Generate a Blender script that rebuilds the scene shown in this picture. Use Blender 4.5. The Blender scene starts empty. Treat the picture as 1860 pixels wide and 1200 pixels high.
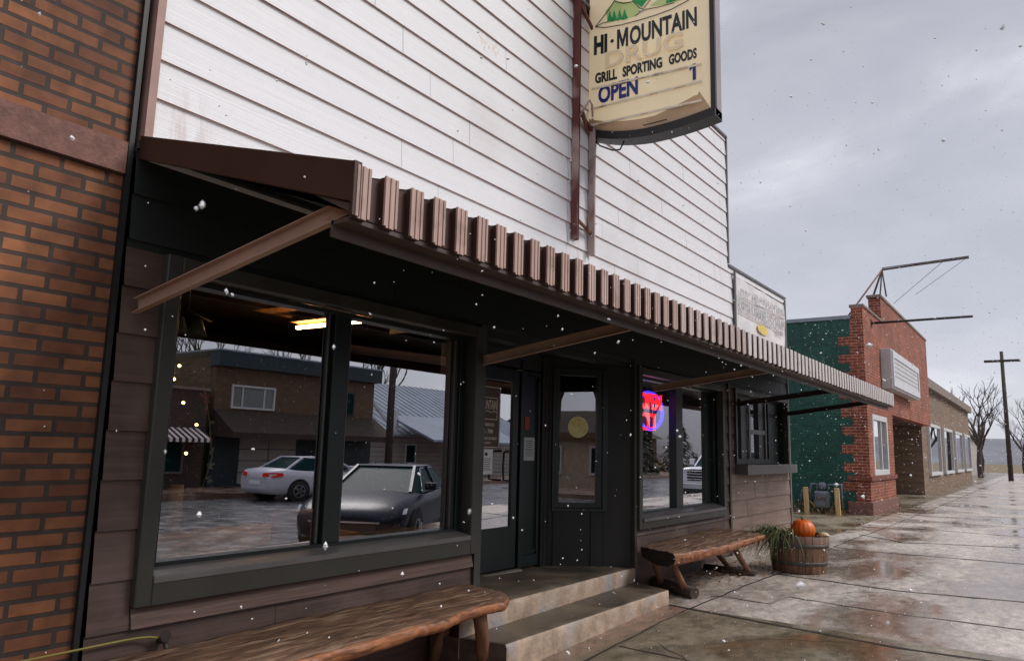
import bpy, bmesh, math, random
from mathutils import Vector, Matrix, noise
import math
R_ = math.radians
scene = bpy.context.scene
COL = scene.collection
random.seed(11)

# ---------------------------------------------------------------- camera
F, YAW, PIT, ROL = 1341.7, .9462, .1554, .0259
cy, sy, cp, sp, cr, sr = math.cos(YAW), math.sin(YAW), math.cos(PIT), math.sin(PIT), math.cos(ROL), math.sin(ROL)
FW = Vector((sy*cp, cy*cp, sp)); r0 = Vector((cy, -sy, 0)); u0 = r0.cross(FW)
RR = cr*r0 + sr*u0; UU = -sr*r0 + cr*u0
EYE = Vector((0, 0, 1.5))
cam_d = bpy.data.cameras.new('camera'); cam = bpy.data.objects.new('camera', cam_d); COL.objects.link(cam)
m = Matrix((RR, UU, -FW)).transposed().to_4x4(); m.translation = EYE
cam.matrix_world = m
cam_d.sensor_width = 36; cam_d.lens = 36*F/1860; cam_d.clip_end = 2000; cam_d.clip_start = .05; cam_d.dof.use_dof = True; cam_d.dof.focus_distance = 7.0; cam_d.dof.aperture_fstop = 14
scene.camera = cam
scene.view_settings.view_transform = 'Standard'; scene.view_settings.look = 'None'
scene.view_settings.exposure = 0.5; scene.view_settings.gamma = 1
try:
    scene.cycles.max_bounces = 7; scene.cycles.glossy_bounces = 5; scene.cycles.transparent_max_bounces = 16
    scene.cycles.caustics_reflective = False; scene.cycles.caustics_refractive = False
except Exception: pass

# ---------------------------------------------------------------- world: overcast sky over a Nishita base
SUN_EL, SUN_AZ = R_(43), R_(149)
w = bpy.data.worlds.new('World'); scene.world = w; w.use_nodes = True
nt = w.node_tree; nt.nodes.clear(); N = nt.nodes.new; Lk = nt.links.new
out = N('ShaderNodeOutputWorld'); bg = N('ShaderNodeBackground'); Lk(bg.outputs[0], out.inputs[0])
sky = N('ShaderNodeTexSky'); sky.sky_type = 'NISHITA'; sky.sun_disc = False; sky.sun_elevation = SUN_EL; sky.sun_rotation = SUN_AZ
tc = N('ShaderNodeTexCoord'); sep = N('ShaderNodeSeparateXYZ'); Lk(tc.outputs['Generated'], sep.inputs[0])
mp = N('ShaderNodeMapping'); mp.inputs['Scale'].default_value = (1.0, 1.0, 2.6); Lk(tc.outputs['Generated'], mp.inputs[0])
n1 = N('ShaderNodeTexNoise'); n1.inputs['Scale'].default_value = 2.6; n1.inputs['Detail'].default_value = 6; n1.inputs['Roughness'].default_value = .55
n1.inputs['Distortion'].default_value = .35; Lk(mp.outputs[0], n1.inputs[0])
rp = N('ShaderNodeValToRGB'); Lk(n1.outputs[0], rp.inputs[0]); e = rp.color_ramp.elements
e[0].position = .36; e[0].color = (.325, .330, .375, 1); e[1].position = .80; e[1].color = (.66, .66, .67, 1)
k = e.new(.55); k.color = (.38, .385, .43, 1); k = e.new(.65); k.color = (.46, .465, .51, 1)
mr = N('ShaderNodeMapRange'); Lk(sep.outputs[2], mr.inputs[0]); mr.inputs[1].default_value = .55; mr.inputs[2].default_value = 1; mr.inputs[3].default_value = 1; mr.inputs[4].default_value = 2.6
mr2 = N('ShaderNodeMapRange'); Lk(sep.outputs[2], mr2.inputs[0]); mr2.inputs[1].default_value = .0; mr2.inputs[2].default_value = .5; mr2.inputs[3].default_value = 1.32; mr2.inputs[4].default_value = 1.0
mm_ = N('ShaderNodeMath'); mm_.operation = 'MULTIPLY'; Lk(mr.outputs[0], mm_.inputs[0]); Lk(mr2.outputs[0], mm_.inputs[1])
mul = N('ShaderNodeVectorMath'); mul.operation = 'SCALE'; Lk(rp.outputs[0], mul.inputs[0]); Lk(mm_.outputs[0], mul.inputs['Scale'])
sk = N('ShaderNodeVectorMath'); sk.operation = 'SCALE'; Lk(sky.outputs[0], sk.inputs[0]); sk.inputs['Scale'].default_value = .1
mx = N('ShaderNodeMix'); mx.data_type = 'RGBA'; mx.inputs[0].default_value = .93; Lk(sk.outputs[0], mx.inputs[6]); Lk(mul.outputs[0], mx.inputs[7])
Lk(mx.outputs[2], bg.inputs[0]); bg.inputs[1].default_value = 1.0

# ---------------------------------------------------------------- sun through the cloud
sd = bpy.data.lights.new('sun', 'SUN'); so = bpy.data.objects.new('sun', sd); COL.objects.link(so)
sd.energy = 1.5; sd.angle = R_(24); sd.color = (1, .955, .915)
sdir = Vector((.45, -.75, 0)).normalized()*math.cos(SUN_EL) + Vector((0, 0, math.sin(SUN_EL)))
so.rotation_euler = sdir.to_track_quat('Z', 'Y').to_euler(); so.location = (0, -20, 30)

# ---------------------------------------------------------------- helpers
def ray(x, y): return ((x-930)/F)*RR - ((y-600)/F)*UU + FW
def onY(x, y, Y): d = ray(x, y); return EYE + d*(Y/d.y)
def onX(x, y, X): d = ray(x, y); return EYE + d*(X/d.x)
def gz(x):
    if x < 7.6: return -.06
    if x < 13.9: return -.06 + (x-7.6)/6.3*.192
    return .132
def onG(x, y, off=0):
    d = ray(x, y); z = 0
    for _ in range(30):
        v = EYE + d*((z+off-1.5)/d.z); z = gz(v.x)
    return v

def mat(name, col, rough=.6, var=.2, sc=(4, 4, 4), bump=0, bsc=None, metal=0, stain=None, st_map=None, st_sc=1.2, st_thr=.55, st_amt=.6, spec=.5, rvar=0, coat=0, det=6, coords='Object', bdist=.01):
    m = bpy.data.materials.new(name); m.use_nodes = True; t = m.node_tree; b = t.nodes['Principled BSDF']
    N = t.nodes.new; L = t.links.new
    tc = N('ShaderNodeTexCoord'); mp = N('ShaderNodeMapping'); mp.inputs['Scale'].default_value = sc; L(tc.outputs[coords], mp.inputs[0])
    n = N('ShaderNodeTexNoise'); n.inputs['Scale'].default_value = 1; n.inputs['Detail'].default_value = det; n.inputs['Roughness'].default_value = .62; L(mp.outputs[0], n.inputs[0])
    r = N('ShaderNodeValToRGB'); L(n.outputs[0], r.inputs[0])
    r.color_ramp.elements[0].position = .3; r.color_ramp.elements[1].position = .7
    r.color_ramp.elements[0].color = tuple(max(0, c*(1-var)) for c in col)+(1,)
    r.color_ramp.elements[1].color = tuple(min(1, c*(1+var)) for c in col)+(1,)
    c_out = r.outputs[0]
    if stain:
        n2 = N('ShaderNodeTexNoise'); n2.inputs['Scale'].default_value = st_sc; n2.inputs['Detail'].default_value = 5; L(tc.outputs[coords], n2.inputs[0])
        if st_map:
            mp3 = N('ShaderNodeMapping'); mp3.inputs['Scale'].default_value = st_map; L(tc.outputs[coords], mp3.inputs[0]); L(mp3.outputs[0], n2.inputs[0])
        r2 = N('ShaderNodeMapRange'); r2.inputs[1].default_value = st_thr; r2.inputs[2].default_value = st_thr+.12; r2.inputs[4].default_value = st_amt; L(n2.outputs[0], r2.inputs[0])
        mx = N('ShaderNodeMix'); mx.data_type = 'RGBA'; L(r2.outputs[0], mx.inputs[0]); L(c_out, mx.inputs[6]); mx.inputs[7].default_value = tuple(stain)+(1,)
        c_out = mx.outputs[2]
    L(c_out, b.inputs['Base Color'])
    b.inputs['Roughness'].default_value = rough; b.inputs['Metallic'].default_value = metal; b.inputs['Specular IOR Level'].default_value = spec
    if coat: b.inputs['Coat Weight'].default_value = coat; b.inputs['Coat Roughness'].default_value = .05
    if rvar:
        mr = N('ShaderNodeMapRange'); L(n.outputs[0], mr.inputs[0]); mr.inputs[1].default_value = .3; mr.inputs[2].default_value = .7
        mr.inputs[3].default_value = max(.02, rough-rvar); mr.inputs[4].default_value = rough+rvar; L(mr.outputs[0], b.inputs['Roughness'])
    if bump:
        mp2 = N('ShaderNodeMapping'); mp2.inputs['Scale'].default_value = bsc or sc; L(tc.outputs[coords], mp2.inputs[0])
        n3 = N('ShaderNodeTexNoise'); n3.inputs['Scale'].default_value = 1; n3.inputs['Detail'].default_value = 5; L(mp2.outputs[0], n3.inputs[0])
        bp = N('ShaderNodeBump'); bp.inputs['Strength'].default_value = bump; bp.inputs['Distance'].default_value = bdist; L(n3.outputs[0], bp.inputs['Height']); L(bp.outputs[0], b.inputs['Normal'])
    m['tc'] = 1
    return m

def emis(name, col, s):
    m = bpy.data.materials.new(name); m.use_nodes = True; b = m.node_tree.nodes['Principled BSDF']
    b.inputs['Base Color'].default_value = (*col, 1); b.inputs['Emission Color'].default_value = (*col, 1); b.inputs['Emission Strength'].default_value = s
    return m

def glass(name, ior=6.0, tint=(.95, .97, .96), rough=0.0):
    m = bpy.data.materials.new(name); m.use_nodes = True; t = m.node_tree; t.nodes.clear(); N = t.nodes.new; L = t.links.new
    o = N('ShaderNodeOutputMaterial'); mx = N('ShaderNodeMixShader'); lw = N('ShaderNodeLayerWeight'); lw.inputs[0].default_value = .5; f = N('ShaderNodeMath'); f.operation = 'MULTIPLY_ADD'; L(lw.outputs['Facing'], f.inputs[0]); f.inputs[1].default_value = .72; f.inputs[2].default_value = .36 if ior > 5 else .30; f.use_clamp = True
    tr = N('ShaderNodeBsdfTransparent'); tr.inputs[0].default_value = (*tint, 1); g = N('ShaderNodeBsdfGlossy'); g.inputs['Roughness'].default_value = rough
    g.inputs[0].default_value = (.93, .93, .96, 1)
    tc = N('ShaderNodeTexCoord'); n = N('ShaderNodeTexNoise'); n.inputs['Scale'].default_value = .9; n.inputs['Detail'].default_value = 1; L(tc.outputs['Object'], n.inputs[0])
    bp = N('ShaderNodeBump'); bp.inputs['Strength'].default_value = .035; bp.inputs['Distance'].default_value = .02; L(n.outputs[0], bp.inputs['Height']); L(bp.outputs[0], g.inputs['Normal'])
    ge = N('ShaderNodeNewGeometry'); mm = N('ShaderNodeMath'); mm.operation = 'SUBTRACT'; mm.inputs[0].default_value = 1; L(ge.outputs['Backfacing'], mm.inputs[1]); m2 = N('ShaderNodeMath'); m2.operation = 'MULTIPLY'; L(f.outputs[0], m2.inputs[0]); L(mm.outputs[0], m2.inputs[1])
    L(m2.outputs[0], mx.inputs[0]); L(tr.outputs[0], mx.inputs[1]); L(g.outputs[0], mx.inputs[2]); L(mx.outputs[0], o.inputs[0])
    return m

def brick_mat(name, c1, c2, mortar, axis='xz', bw=.215, bh=.072, rough=.8, bump=.6, msz=.010):
    m = bpy.data.materials.new(name); m.use_nodes = True; t = m.node_tree; b = t.nodes['Principled BSDF']; N = t.nodes.new; L = t.links.new
    tc = N('ShaderNodeTexCoord'); s = N('ShaderNodeSeparateXYZ'); c = N('ShaderNodeCombineXYZ'); L(tc.outputs['Object'], s.inputs[0])
    L(s.outputs[0 if axis[0] == 'x' else 1], c.inputs[0]); L(s.outputs[2], c.inputs[1])
    br = N('ShaderNodeTexBrick'); L(c.outputs[0], br.inputs[0]); br.inputs['Scale'].default_value = 1; br.inputs['Brick Width'].default_value = bw; br.inputs['Row Height'].default_value = bh
    br.inputs['Mortar Size'].default_value = msz; br.inputs['Mortar Smooth'].default_value = .2; br.inputs['Bias'].default_value = 0
    br.inputs['Color1'].default_value = (*c1, 1); br.inputs['Color2'].default_value = (*c2, 1); br.inputs['Mortar'].default_value = (*mortar, 1)
    n = N('ShaderNodeTexNoise'); n.inputs['Scale'].default_value = 9; n.inputs['Detail'].default_value = 6; L(tc.outputs['Object'], n.inputs[0])
    mr = N('ShaderNodeMapRange'); L(n.outputs[0], mr.inputs[0]); mr.inputs[1].default_value = .3; mr.inputs[2].default_value = .7; mr.inputs[3].default_value = .65; mr.inputs[4].default_value = 1.25
    n5 = N('ShaderNodeTexNoise'); n5.inputs['Scale'].default_value = 1.1; n5.inputs['Detail'].default_value = 4; L(tc.outputs['Object'], n5.inputs[0])
    mr5 = N('ShaderNodeMapRange'); L(n5.outputs[0], mr5.inputs[0]); mr5.inputs[1].default_value = .35; mr5.inputs[2].default_value = .65; mr5.inputs[3].default_value = .75; mr5.inputs[4].default_value = 1.1
    mm = N('ShaderNodeMath'); mm.operation = 'MULTIPLY'; L(mr.outputs[0], mm.inputs[0]); L(mr5.outputs[0], mm.inputs[1])
    v = N('ShaderNodeVectorMath'); v.operation = 'SCALE'; L(br.outputs[0], v.inputs[0]); L(mm.outputs[0], v.inputs['Scale']); L(v.outputs[0], b.inputs['Base Color'])
    b.inputs['Roughness'].default_value = rough
    bp = N('ShaderNodeBump'); bp.invert = True; bp.inputs['Strength'].default_value = bump; bp.inputs['Distance'].default_value = .006; L(br.outputs['Fac'], bp.inputs['Height']); L(bp.outputs[0], b.inputs['Normal'])
    return m

def box(bm, x0, x1, y0, y1, z0, z1, mi=0):
    vs = [bm.verts.new(p) for p in ((x0, y0, z0), (x1, y0, z0), (x1, y1, z0), (x0, y1, z0), (x0, y0, z1), (x1, y0, z1), (x1, y1, z1), (x0, y1, z1))]
    for f in ((0, 3, 2, 1), (4, 5, 6, 7), (0, 1, 5, 4), (1, 2, 6, 5), (2, 3, 7, 6), (3, 0, 4, 7)):
        fc = bm.faces.new([vs[i] for i in f]); fc.material_index = mi
    return vs
def B(*boxes, mi=0):
    bm = bmesh.new()
    for b in boxes: box(bm, *b)
    return bm
def quad(bm, *ps, mi=0):
    f = bm.faces.new([bm.verts.new(p) for p in ps]); f.material_index = mi; return f
def prism(bm, pts, vec, mi=0):
    """pts: planar loop of 3d points, extruded by vec"""
    a = [bm.verts.new(p) for p in pts]; b = [bm.verts.new(Vector(p)+Vector(vec)) for p in pts]; n = len(a)
    for f in (a[::-1], b): bm.faces.new(f).material_index = mi
    for i in range(n): bm.faces.new((a[i], a[(i+1) % n], b[(i+1) % n], b[i])).material_index = mi
def obox(bm, a, b, w, h, up=(0, 0, 1), mi=0):
    a = Vector(a); b = Vector(b); d = (b-a).normalized(); s = d.cross(Vector(up)).normalized(); u = s.cross(d)
    loop = [a+s*w/2+u*h/2, a-s*w/2+u*h/2, a-s*w/2-u*h/2, a+s*w/2-u*h/2]
    prism(bm, loop, b-a, mi)
def tube(bm, pts, rad, seg=8, mi=0, cap=True, jit=0):
    pts = [Vector(p) for p in pts]; n = len(pts)
    rads = rad if isinstance(rad, (list, tuple)) else [rad]*n
    rings = []; prev = None
    for i, p in enumerate(pts):
        d = (pts[min(i+1, n-1)]-pts[max(i-1, 0)]).normalized()
        if prev is None: s = d.orthogonal().normalized()
        else:
            s = prev - d*prev.dot(d)
            s = s.normalized() if s.length > 1e-6 else d.orthogonal().normalized()
        prev = s; u = d.cross(s)
        rings.append([bm.verts.new(p+(s*math.cos(2*math.pi*k/seg)+u*math.sin(2*math.pi*k/seg))*rads[i]*(1+random.uniform(-jit, jit))) for k in range(seg)])
    for i in range(n-1):
        for k in range(seg):
            f = bm.faces.new((rings[i][k], rings[i][(k+1) % seg], rings[i+1][(k+1) % seg], rings[i+1][k])); f.material_index = mi; f.smooth = True
    if cap:
        bm.faces.new(rings[0][::-1]).material_index = mi; bm.faces.new(rings[-1]).material_index = mi
def lathe(bm, prof, c=(0, 0, 0), seg=32, mi=0, axis='z', smooth=True, squash=1):
    rings = []
    for r, z in prof:
        ring = []
        for k in range(seg):
            a = 2*math.pi*k/seg
            if axis == 'z': p = (c[0]+r*math.cos(a), c[1]+r*math.sin(a)*squash, c[2]+z)
            elif axis == 'y': p = (c[0]+r*math.cos(a), c[1]+z, c[2]+r*math.sin(a))
            else: p = (c[0]+z, c[1]+r*math.cos(a), c[2]+r*math.sin(a))
            ring.append(bm.verts.new(p))
        rings.append(ring)
    for i in range(len(rings)-1):
        for k in range(seg):
            f = bm.faces.new((rings[i][k], rings[i][(k+1) % seg], rings[i+1][(k+1) % seg], rings[i+1][k])); f.material_index = mi; f.smooth = smooth
    bm.faces.new(rings[0][::-1]).material_index = mi; bm.faces.new(rings[-1]).material_index = mi
def bevel(bm, w=.004, seg=2, ang=40):
    bmesh.ops.recalc_face_normals(bm, faces=bm.faces)
    ed = [e for e in bm.edges if len(e.link_faces) == 2 and e.calc_face_angle(0) > R_(ang)]
    try: bmesh.ops.bevel(bm, geom=ed, offset=w, segments=seg, affect='EDGES', profile=.6, clamp_overlap=True)
    except Exception: pass
    return bm

def empty(name, loc, label=None, cat=None, group=None, rz=0):
    o = bpy.data.objects.new(name, None); COL.objects.link(o); o.location = loc; o.rotation_euler = (0, 0, rz); o.empty_display_size = .2
    tag(o, label, cat, group); return o
def tag(o, label=None, cat=None, group=None, kind=None):
    if label: o['label'] = label
    if cat: o['category'] = cat
    if group: o['group'] = group
    if kind: o['kind'] = kind
    return o
def wloc(o):
    l = Vector(o.location)
    return l
def obj(name, bm, mats, parent=None, recalc=True, local=False, label=None):
    if recalc: bmesh.ops.recalc_face_normals(bm, faces=bm.faces)
    me = bpy.data.meshes.new(name); bm.to_mesh(me); bm.free()
    for mm in (mats if isinstance(mats, (list, tuple)) else [mats]): me.materials.append(mm)
    o = bpy.data.objects.new(name, me); COL.objects.link(o)
    if parent:
        o.parent = parent
        if not local and parent.type == 'EMPTY': o.matrix_parent_inverse = Matrix.Translation(-Vector(parent.location))
    if label: o['label'] = label
    return o
def struct(name, bm, m, parent=None, **k):
    o = obj(name, bm, m, parent, **k)
    if not parent: o['kind'] = 'structure'
    return o
def text_bm(s, width, height, frame, depth=.004, bold=0.0, bm=None, space=1.0, keep=False):
    """letters as mesh fitted to width x height, origin lower left, frame maps local x,y,z to world"""
    c = bpy.data.curves.new('t', 'FONT'); c.body = s; c.extrude = .02; c.offset = bold; c.resolution_u = 3; c.space_character = space
    o = bpy.data.objects.new('t', c); COL.objects.link(o)
    dg = bpy.context.evaluated_depsgraph_get(); me = bpy.data.meshes.new_from_object(o.evaluated_get(dg))
    bpy.data.objects.remove(o); bpy.data.curves.remove(c)
    xs = [v.co.x for v in me.vertices]; ys = [v.co.y for v in me.vertices]; x0, x1, y0, y1 = min(xs), max(xs), min(ys), max(ys)
    sx = width/(x1-x0); syy = height/(y1-y0)
    bm = bm or bmesh.new()
    vs = []
    for v in me.vertices:
        vs.append(bm.verts.new(frame @ Vector(((v.co.x-x0)*sx, (v.co.y-y0)*syy, depth if v.co.z > 0 else 0))))
    for p in me.polygons:
        try: bm.faces.new([vs[i] for i in p.vertices])
        except ValueError: pass
    bpy.data.meshes.remove(me)
    return bm
def frame(origin, xa, ya, keep=True):
    xa = Vector(xa).normalized(); ya = Vector(ya).normalized(); za = xa.cross(ya).normalized()
    m = Matrix((xa, ya, za)).transposed().to_4x4(); m.translation = Vector(origin); return m

# ---------------------------------------------------------------- materials
M = {}
M['white_siding'] = mat('white_siding', (.765, .757, .765), .5, .05, (1.5, 30, 95), bump=.55, bsc=(1.3, 60, 190), stain=(.52, .47, .45), st_sc=.7, st_thr=.6, st_amt=.35, bdist=.004)
t_ = M['white_siding'].node_tree; N = t_.nodes.new; L_ = t_.links.new; b_ = t_.nodes['Principled BSDF']; src = b_.inputs['Base Color'].links[0].from_socket
tc_ = N('ShaderNodeTexCoord'); col_ = src
for (cx_, cz_, wx_, wz_, c_, amt, nsc) in ((6.42, 3.38, .22, .30, (.50, .22, .16), .55, (26, 1, 3)), (4.78, 5.02, .20, .12, (.55, .34, .22), .8, (30, 1, 20)), (2.1, 3.2, .25, .3, (.5, .38, .34), .5, (20, 1, 3)), (10.6, 4.6, .18, 1.2, (.45, .36, .33), .4, (24, 1, 2))):
    mp_ = N('ShaderNodeMapping'); mp_.vector_type = 'TEXTURE'; mp_.inputs['Location'].default_value = (cx_, 3.8, cz_); mp_.inputs['Scale'].default_value = (wx_, 5, wz_); L_(tc_.outputs['Object'], mp_.inputs[0])
    ln_ = N('ShaderNodeVectorMath'); ln_.operation = 'LENGTH'; L_(mp_.outputs[0], ln_.inputs[0]); mr_ = N('ShaderNodeMapRange'); L_(ln_.outputs['Value'], mr_.inputs[0]); mr_.inputs[1].default_value = 1; mr_.inputs[2].default_value = .2; mr_.inputs[3].default_value = 0; mr_.inputs[4].default_value = 1
    mq_ = N('ShaderNodeMapping'); mq_.inputs['Scale'].default_value = nsc; L_(tc_.outputs['Object'], mq_.inputs[0]); nn_ = N('ShaderNodeTexNoise'); nn_.inputs['Scale'].default_value = 1; nn_.inputs['Detail'].default_value = 4; L_(mq_.outputs[0], nn_.inputs[0])
    m3_ = N('ShaderNodeMapRange'); L_(nn_.outputs[0], m3_.inputs[0]); m3_.inputs[1].default_value = .48; m3_.inputs[2].default_value = .66; m3_.inputs[4].default_value = amt
    mu_ = N('ShaderNodeMath'); mu_.operation = 'MULTIPLY'; L_(mr_.outputs[0], mu_.inputs[0]); L_(m3_.outputs[0], mu_.inputs[1])
    mi_ = N('ShaderNodeMix'); mi_.data_type = 'RGBA'; L_(mu_.outputs[0], mi_.inputs[0]); L_(col_, mi_.inputs[6]); mi_.inputs[7].default_value = (*c_, 1); col_ = mi_.outputs[2]
L_(col_, b_.inputs['Base Color'])
M['siding_edge'] = mat('siding_edge', (.46, .29, .245), .8, .35, (6, 20, 20))
M['seam'] = mat('seam', (.52, .50, .51), .8, .1)
M['brown_siding'] = mat('brown_siding', (.088, .052, .040), .6, .35, (1.2, 14, 26), bump=.35, bsc=(2, 30, 60), stain=(.17, .112, .092), st_sc=1.6, st_thr=.52, st_amt=.55, bdist=.005)
M['worn_board'] = mat('worn_board', (.13, .075, .058), .7, .45, (1.5, 30, 60), bump=.6, bsc=(2.5, 40, 90), stain=(.2, .14, .11), st_map=(1.6, 20, 40), st_sc=1, st_thr=.53, st_amt=.55, bdist=.004)
M['dark_trim'] = mat('dark_trim', (.042, .040, .033), .45, .15, (3, 3, 3), rvar=.12)
M['sill_grey'] = mat('sill_grey', (.13, .12, .115), .4, .15, (3, 3, 3), rvar=.1)
M['dark_frame'] = mat('dark_frame', (.008, .014, .013), .4, .2)
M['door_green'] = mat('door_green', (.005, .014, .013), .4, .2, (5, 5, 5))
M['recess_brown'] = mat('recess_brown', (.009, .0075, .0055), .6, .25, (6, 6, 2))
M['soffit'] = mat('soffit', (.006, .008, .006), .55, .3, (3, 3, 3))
M['awn_brown'] = mat('awn_brown', (.050, .021, .014), .5, .25, (3, 3, 3), rvar=.1)
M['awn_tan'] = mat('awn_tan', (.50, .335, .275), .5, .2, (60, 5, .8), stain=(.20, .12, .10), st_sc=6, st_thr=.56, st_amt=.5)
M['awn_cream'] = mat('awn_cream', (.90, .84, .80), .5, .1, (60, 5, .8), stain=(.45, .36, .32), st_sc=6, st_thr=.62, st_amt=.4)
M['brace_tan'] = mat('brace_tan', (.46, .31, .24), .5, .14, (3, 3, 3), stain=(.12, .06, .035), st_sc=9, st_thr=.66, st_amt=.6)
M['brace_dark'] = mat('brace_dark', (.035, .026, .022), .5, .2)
M['rust_red'] = mat('rust_red', (.13, .032, .025), .6, .4, (6, 6, 3), stain=(.46, .34, .31), st_sc=1.8, st_thr=.46, st_amt=.85); M['pale_steel'] = mat('pale_steel', (.42, .33, .31), .6, .25, (6, 6, 3), stain=(.15, .05, .04), st_sc=3.0, st_thr=.54, st_amt=.8)
M['rust'] = mat('rust', (.17, .075, .04), .85, .4, (12, 12, 12), bump=.3)
M['sign_cream'] = mat('sign_cream', (.80, .665, .44), .4, .06, (2, 2, 2), stain=(.70, .55, .36), st_sc=2.2, st_thr=.56, st_amt=.4)
_b = M['sign_cream'].node_tree.nodes['Principled BSDF']; _b.inputs['Emission Color'].default_value = (.80, .64, .40, 1); _b.inputs['Emission Strength'].default_value = .16  # faint glow added to brighten the sign face, no lamp inside
M['emboss'] = mat('emboss', (.74, .60, .40), .35, .05); _b2 = M['emboss'].node_tree.nodes['Principled BSDF']; _b2.inputs['Emission Color'].default_value = (.80, .64, .40, 1); _b2.inputs['Emission Strength'].default_value = .08  # same cream darkened for relief shading, plus a faint glow added
M['sign_tan'] = mat('sign_tan', (.58, .40, .24), .45, .12, (3, 3, 3))
M['sign_black'] = mat('sign_black', (.012, .012, .011), .5, .3, (4, 4, 4))
M['sign_edge'] = mat('sign_edge', (.30, .25, .26), .5, .15, (2, 2, 2))
M['letter_black'] = mat('letter_black', (.010, .016, .018), .35, .1)
M['letter_blue'] = mat('letter_blue', (.012, .022, .20), .35, .1)
M['rail_clear'] = mat('rail_clear', (.80, .70, .54), .35, .1, stain=(.2, .14, .08), st_sc=5, st_thr=.6, st_amt=.8)
M['green_lt'] = mat('green_lt', (.62, .74, .27), .5, .12, (3, 3, 3)); M['green_dk'] = mat('green_dk', (.01, .34, .07), .5, .12)
M['concrete_step'] = mat('concrete_step', (.40, .295, .215), .6, .4, (5, 5, 5), bump=.7, bsc=(22, 22, 22), stain=(.30, .31, .32), st_sc=2.7, st_thr=.53, st_amt=.8, bdist=.015)
M['concrete_tread'] = mat('concrete_tread', (.12, .092, .066), .42, .45, (2.5, 2.5, 2.5), bump=.35, bsc=(30, 30, 30), stain=(.045, .040, .034), st_sc=1.5, st_thr=.48, st_amt=.7, rvar=.15)
M['brick_red'] = brick_mat('brick_red', (.36, .085, .038), (.24, .050, .026), (.36, .20, .13))
M['brick_red_side'] = brick_mat('brick_red_side', (.32, .062, .030), (.19, .036, .022), (.42, .24, .16), 'yz')
M['brick_dark'] = brick_mat('brick_dark', (.10, .035, .022), (.07, .025, .018), (.10, .06, .045))
M['brick_orange'] = brick_mat('brick_orange', (.30, .115, .045), (.17, .06, .028), (.06, .042, .034), bh=.075, msz=.012)
M['brick_far'] = brick_mat('brick_far', (.07, .035, .028), (.05, .025, .02), (.12, .09, .07))
M['green_paint'] = brick_mat('green_paint', (.012, .085, .062), (.010, .074, .054), (.013, .090, .067), 'yz', rough=.55, bump=.35)
M['stone_base'] = mat('stone_base', (.20, .095, .075), .8, .3, (14, 14, 14), bump=.6, bsc=(40, 40, 40)); M['stone_sill'] = mat('stone_sill', (.18, .055, .038), .75, .3, (10, 10, 10), bump=.4)
M['white_paint'] = mat('white_paint', (.62, .62, .62), .5, .08)
M['flashing'] = mat('flashing', (.30, .33, .38), .4, .15, (2, 2, 2), metal=.4)
M['stone_cap'] = mat('stone_cap', (.24, .19, .16), .8, .25, (5, 5, 5))
M['iron'] = mat('iron', (.02, .018, .018), .6, .3)
M['galv'] = mat('galv', (.16, .18, .21), .45, .25, (9, 9, 9), metal=.35)
M['meter'] = mat('meter', (.17, .19, .23), .5, .25, (9, 9, 9))
M['stake'] = mat('stake', (.62, .42, .20), .7, .2, (20, 20, 3))
M['bench_top'] = mat('bench_top', (.13, .07, .042), .55, .75, (4, 40, 40), bump=1, bsc=(7, 60, 60), stain=(.42, .28, .18), st_map=(2.6, 34, 20), st_sc=1, st_thr=.52, st_amt=.55, bdist=.012, rvar=.15)
M['bench_wood'] = mat('bench_wood', (.30, .112, .045), .5, .55, (4, 26, 26), bump=.7, bsc=(5, 40, 40), stain=(.09, .04, .02), st_map=(2.2, 16, 22), st_sc=1, st_thr=.52, st_amt=.75, bdist=.010, rvar=.12)
M['bench_end'] = mat('bench_end', (.035, .024, .019), .6, .4, (10, 10, 10), bump=.5)
M['leg_wood'] = mat('leg_wood', (.19, .085, .045), .6, .45, (20, 20, 4), bump=.5, bsc=(40, 40, 6))
M['log'] = mat('log', (.060, .037, .026), .7, .5, (12, 12, 12), bump=.8, bsc=(20, 20, 20))
M['barrel'] = mat('barrel', (.16, .082, .048), .7, .5, (16, 16, 2.2), bump=.6, bsc=(30, 30, 5), stain=(.09, .075, .06), st_sc=3, st_thr=.5, st_amt=.7)
M['hoop'] = mat('hoop', (.085, .075, .066), .6, .35, (8, 8, 8), metal=.3)
M['soil'] = mat('soil', (.03, .02, .014), .9, .4, (20, 20, 20), bump=.8)
M['pumpkin'] = mat('pumpkin', (.72, .125, .008), .42, .22, (8, 8, 3), stain=(.75, .22, .03), st_sc=5, st_thr=.58, st_amt=.6, bump=.15)
M['stem'] = mat('stem', (.10, .085, .035), .8, .3, (10, 10, 10)); M['gourd'] = mat('gourd', (.62, .48, .27), .5, .25, (20, 20, 20))
M['blade'] = mat('blade', (.085, .125, .042), .6, .5, (6, 6, 6)); M['blade_dry'] = mat('blade_dry', (.28, .24, .11), .7, .4, (6, 6, 6))
M['leaf'] = mat('leaf', (.17, .072, .028), .7, .6, (9, 9, 9)); M['straw'] = mat('straw', (.34, .22, .09), .8, .5, (9, 9, 9)); M['leaf_pale'] = mat('leaf_pale', (.50, .35, .24), .7, .5, (9, 9, 9))
M['snow'] = mat('snow', (.95, .95, .97), .8, .02, spec=.1)
M['snow'].node_tree.nodes['Principled BSDF'].inputs['Subsurface Weight'].default_value = 0
M['pane'] = glass('pane'); M['pane_door'] = glass('pane_door', 4.4)
M['gold'] = mat('gold', (.85, .68, .28), .5, .35, (25, 25, 25), bump=.3)
M['paper'] = mat('paper', (.92, .92, .94), .7, .04); M['paper_grey'] = mat('paper_grey', (.50, .54, .53), .7, .06); M['ink'] = mat('ink', (.03, .03, .035), .7, .05)
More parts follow.
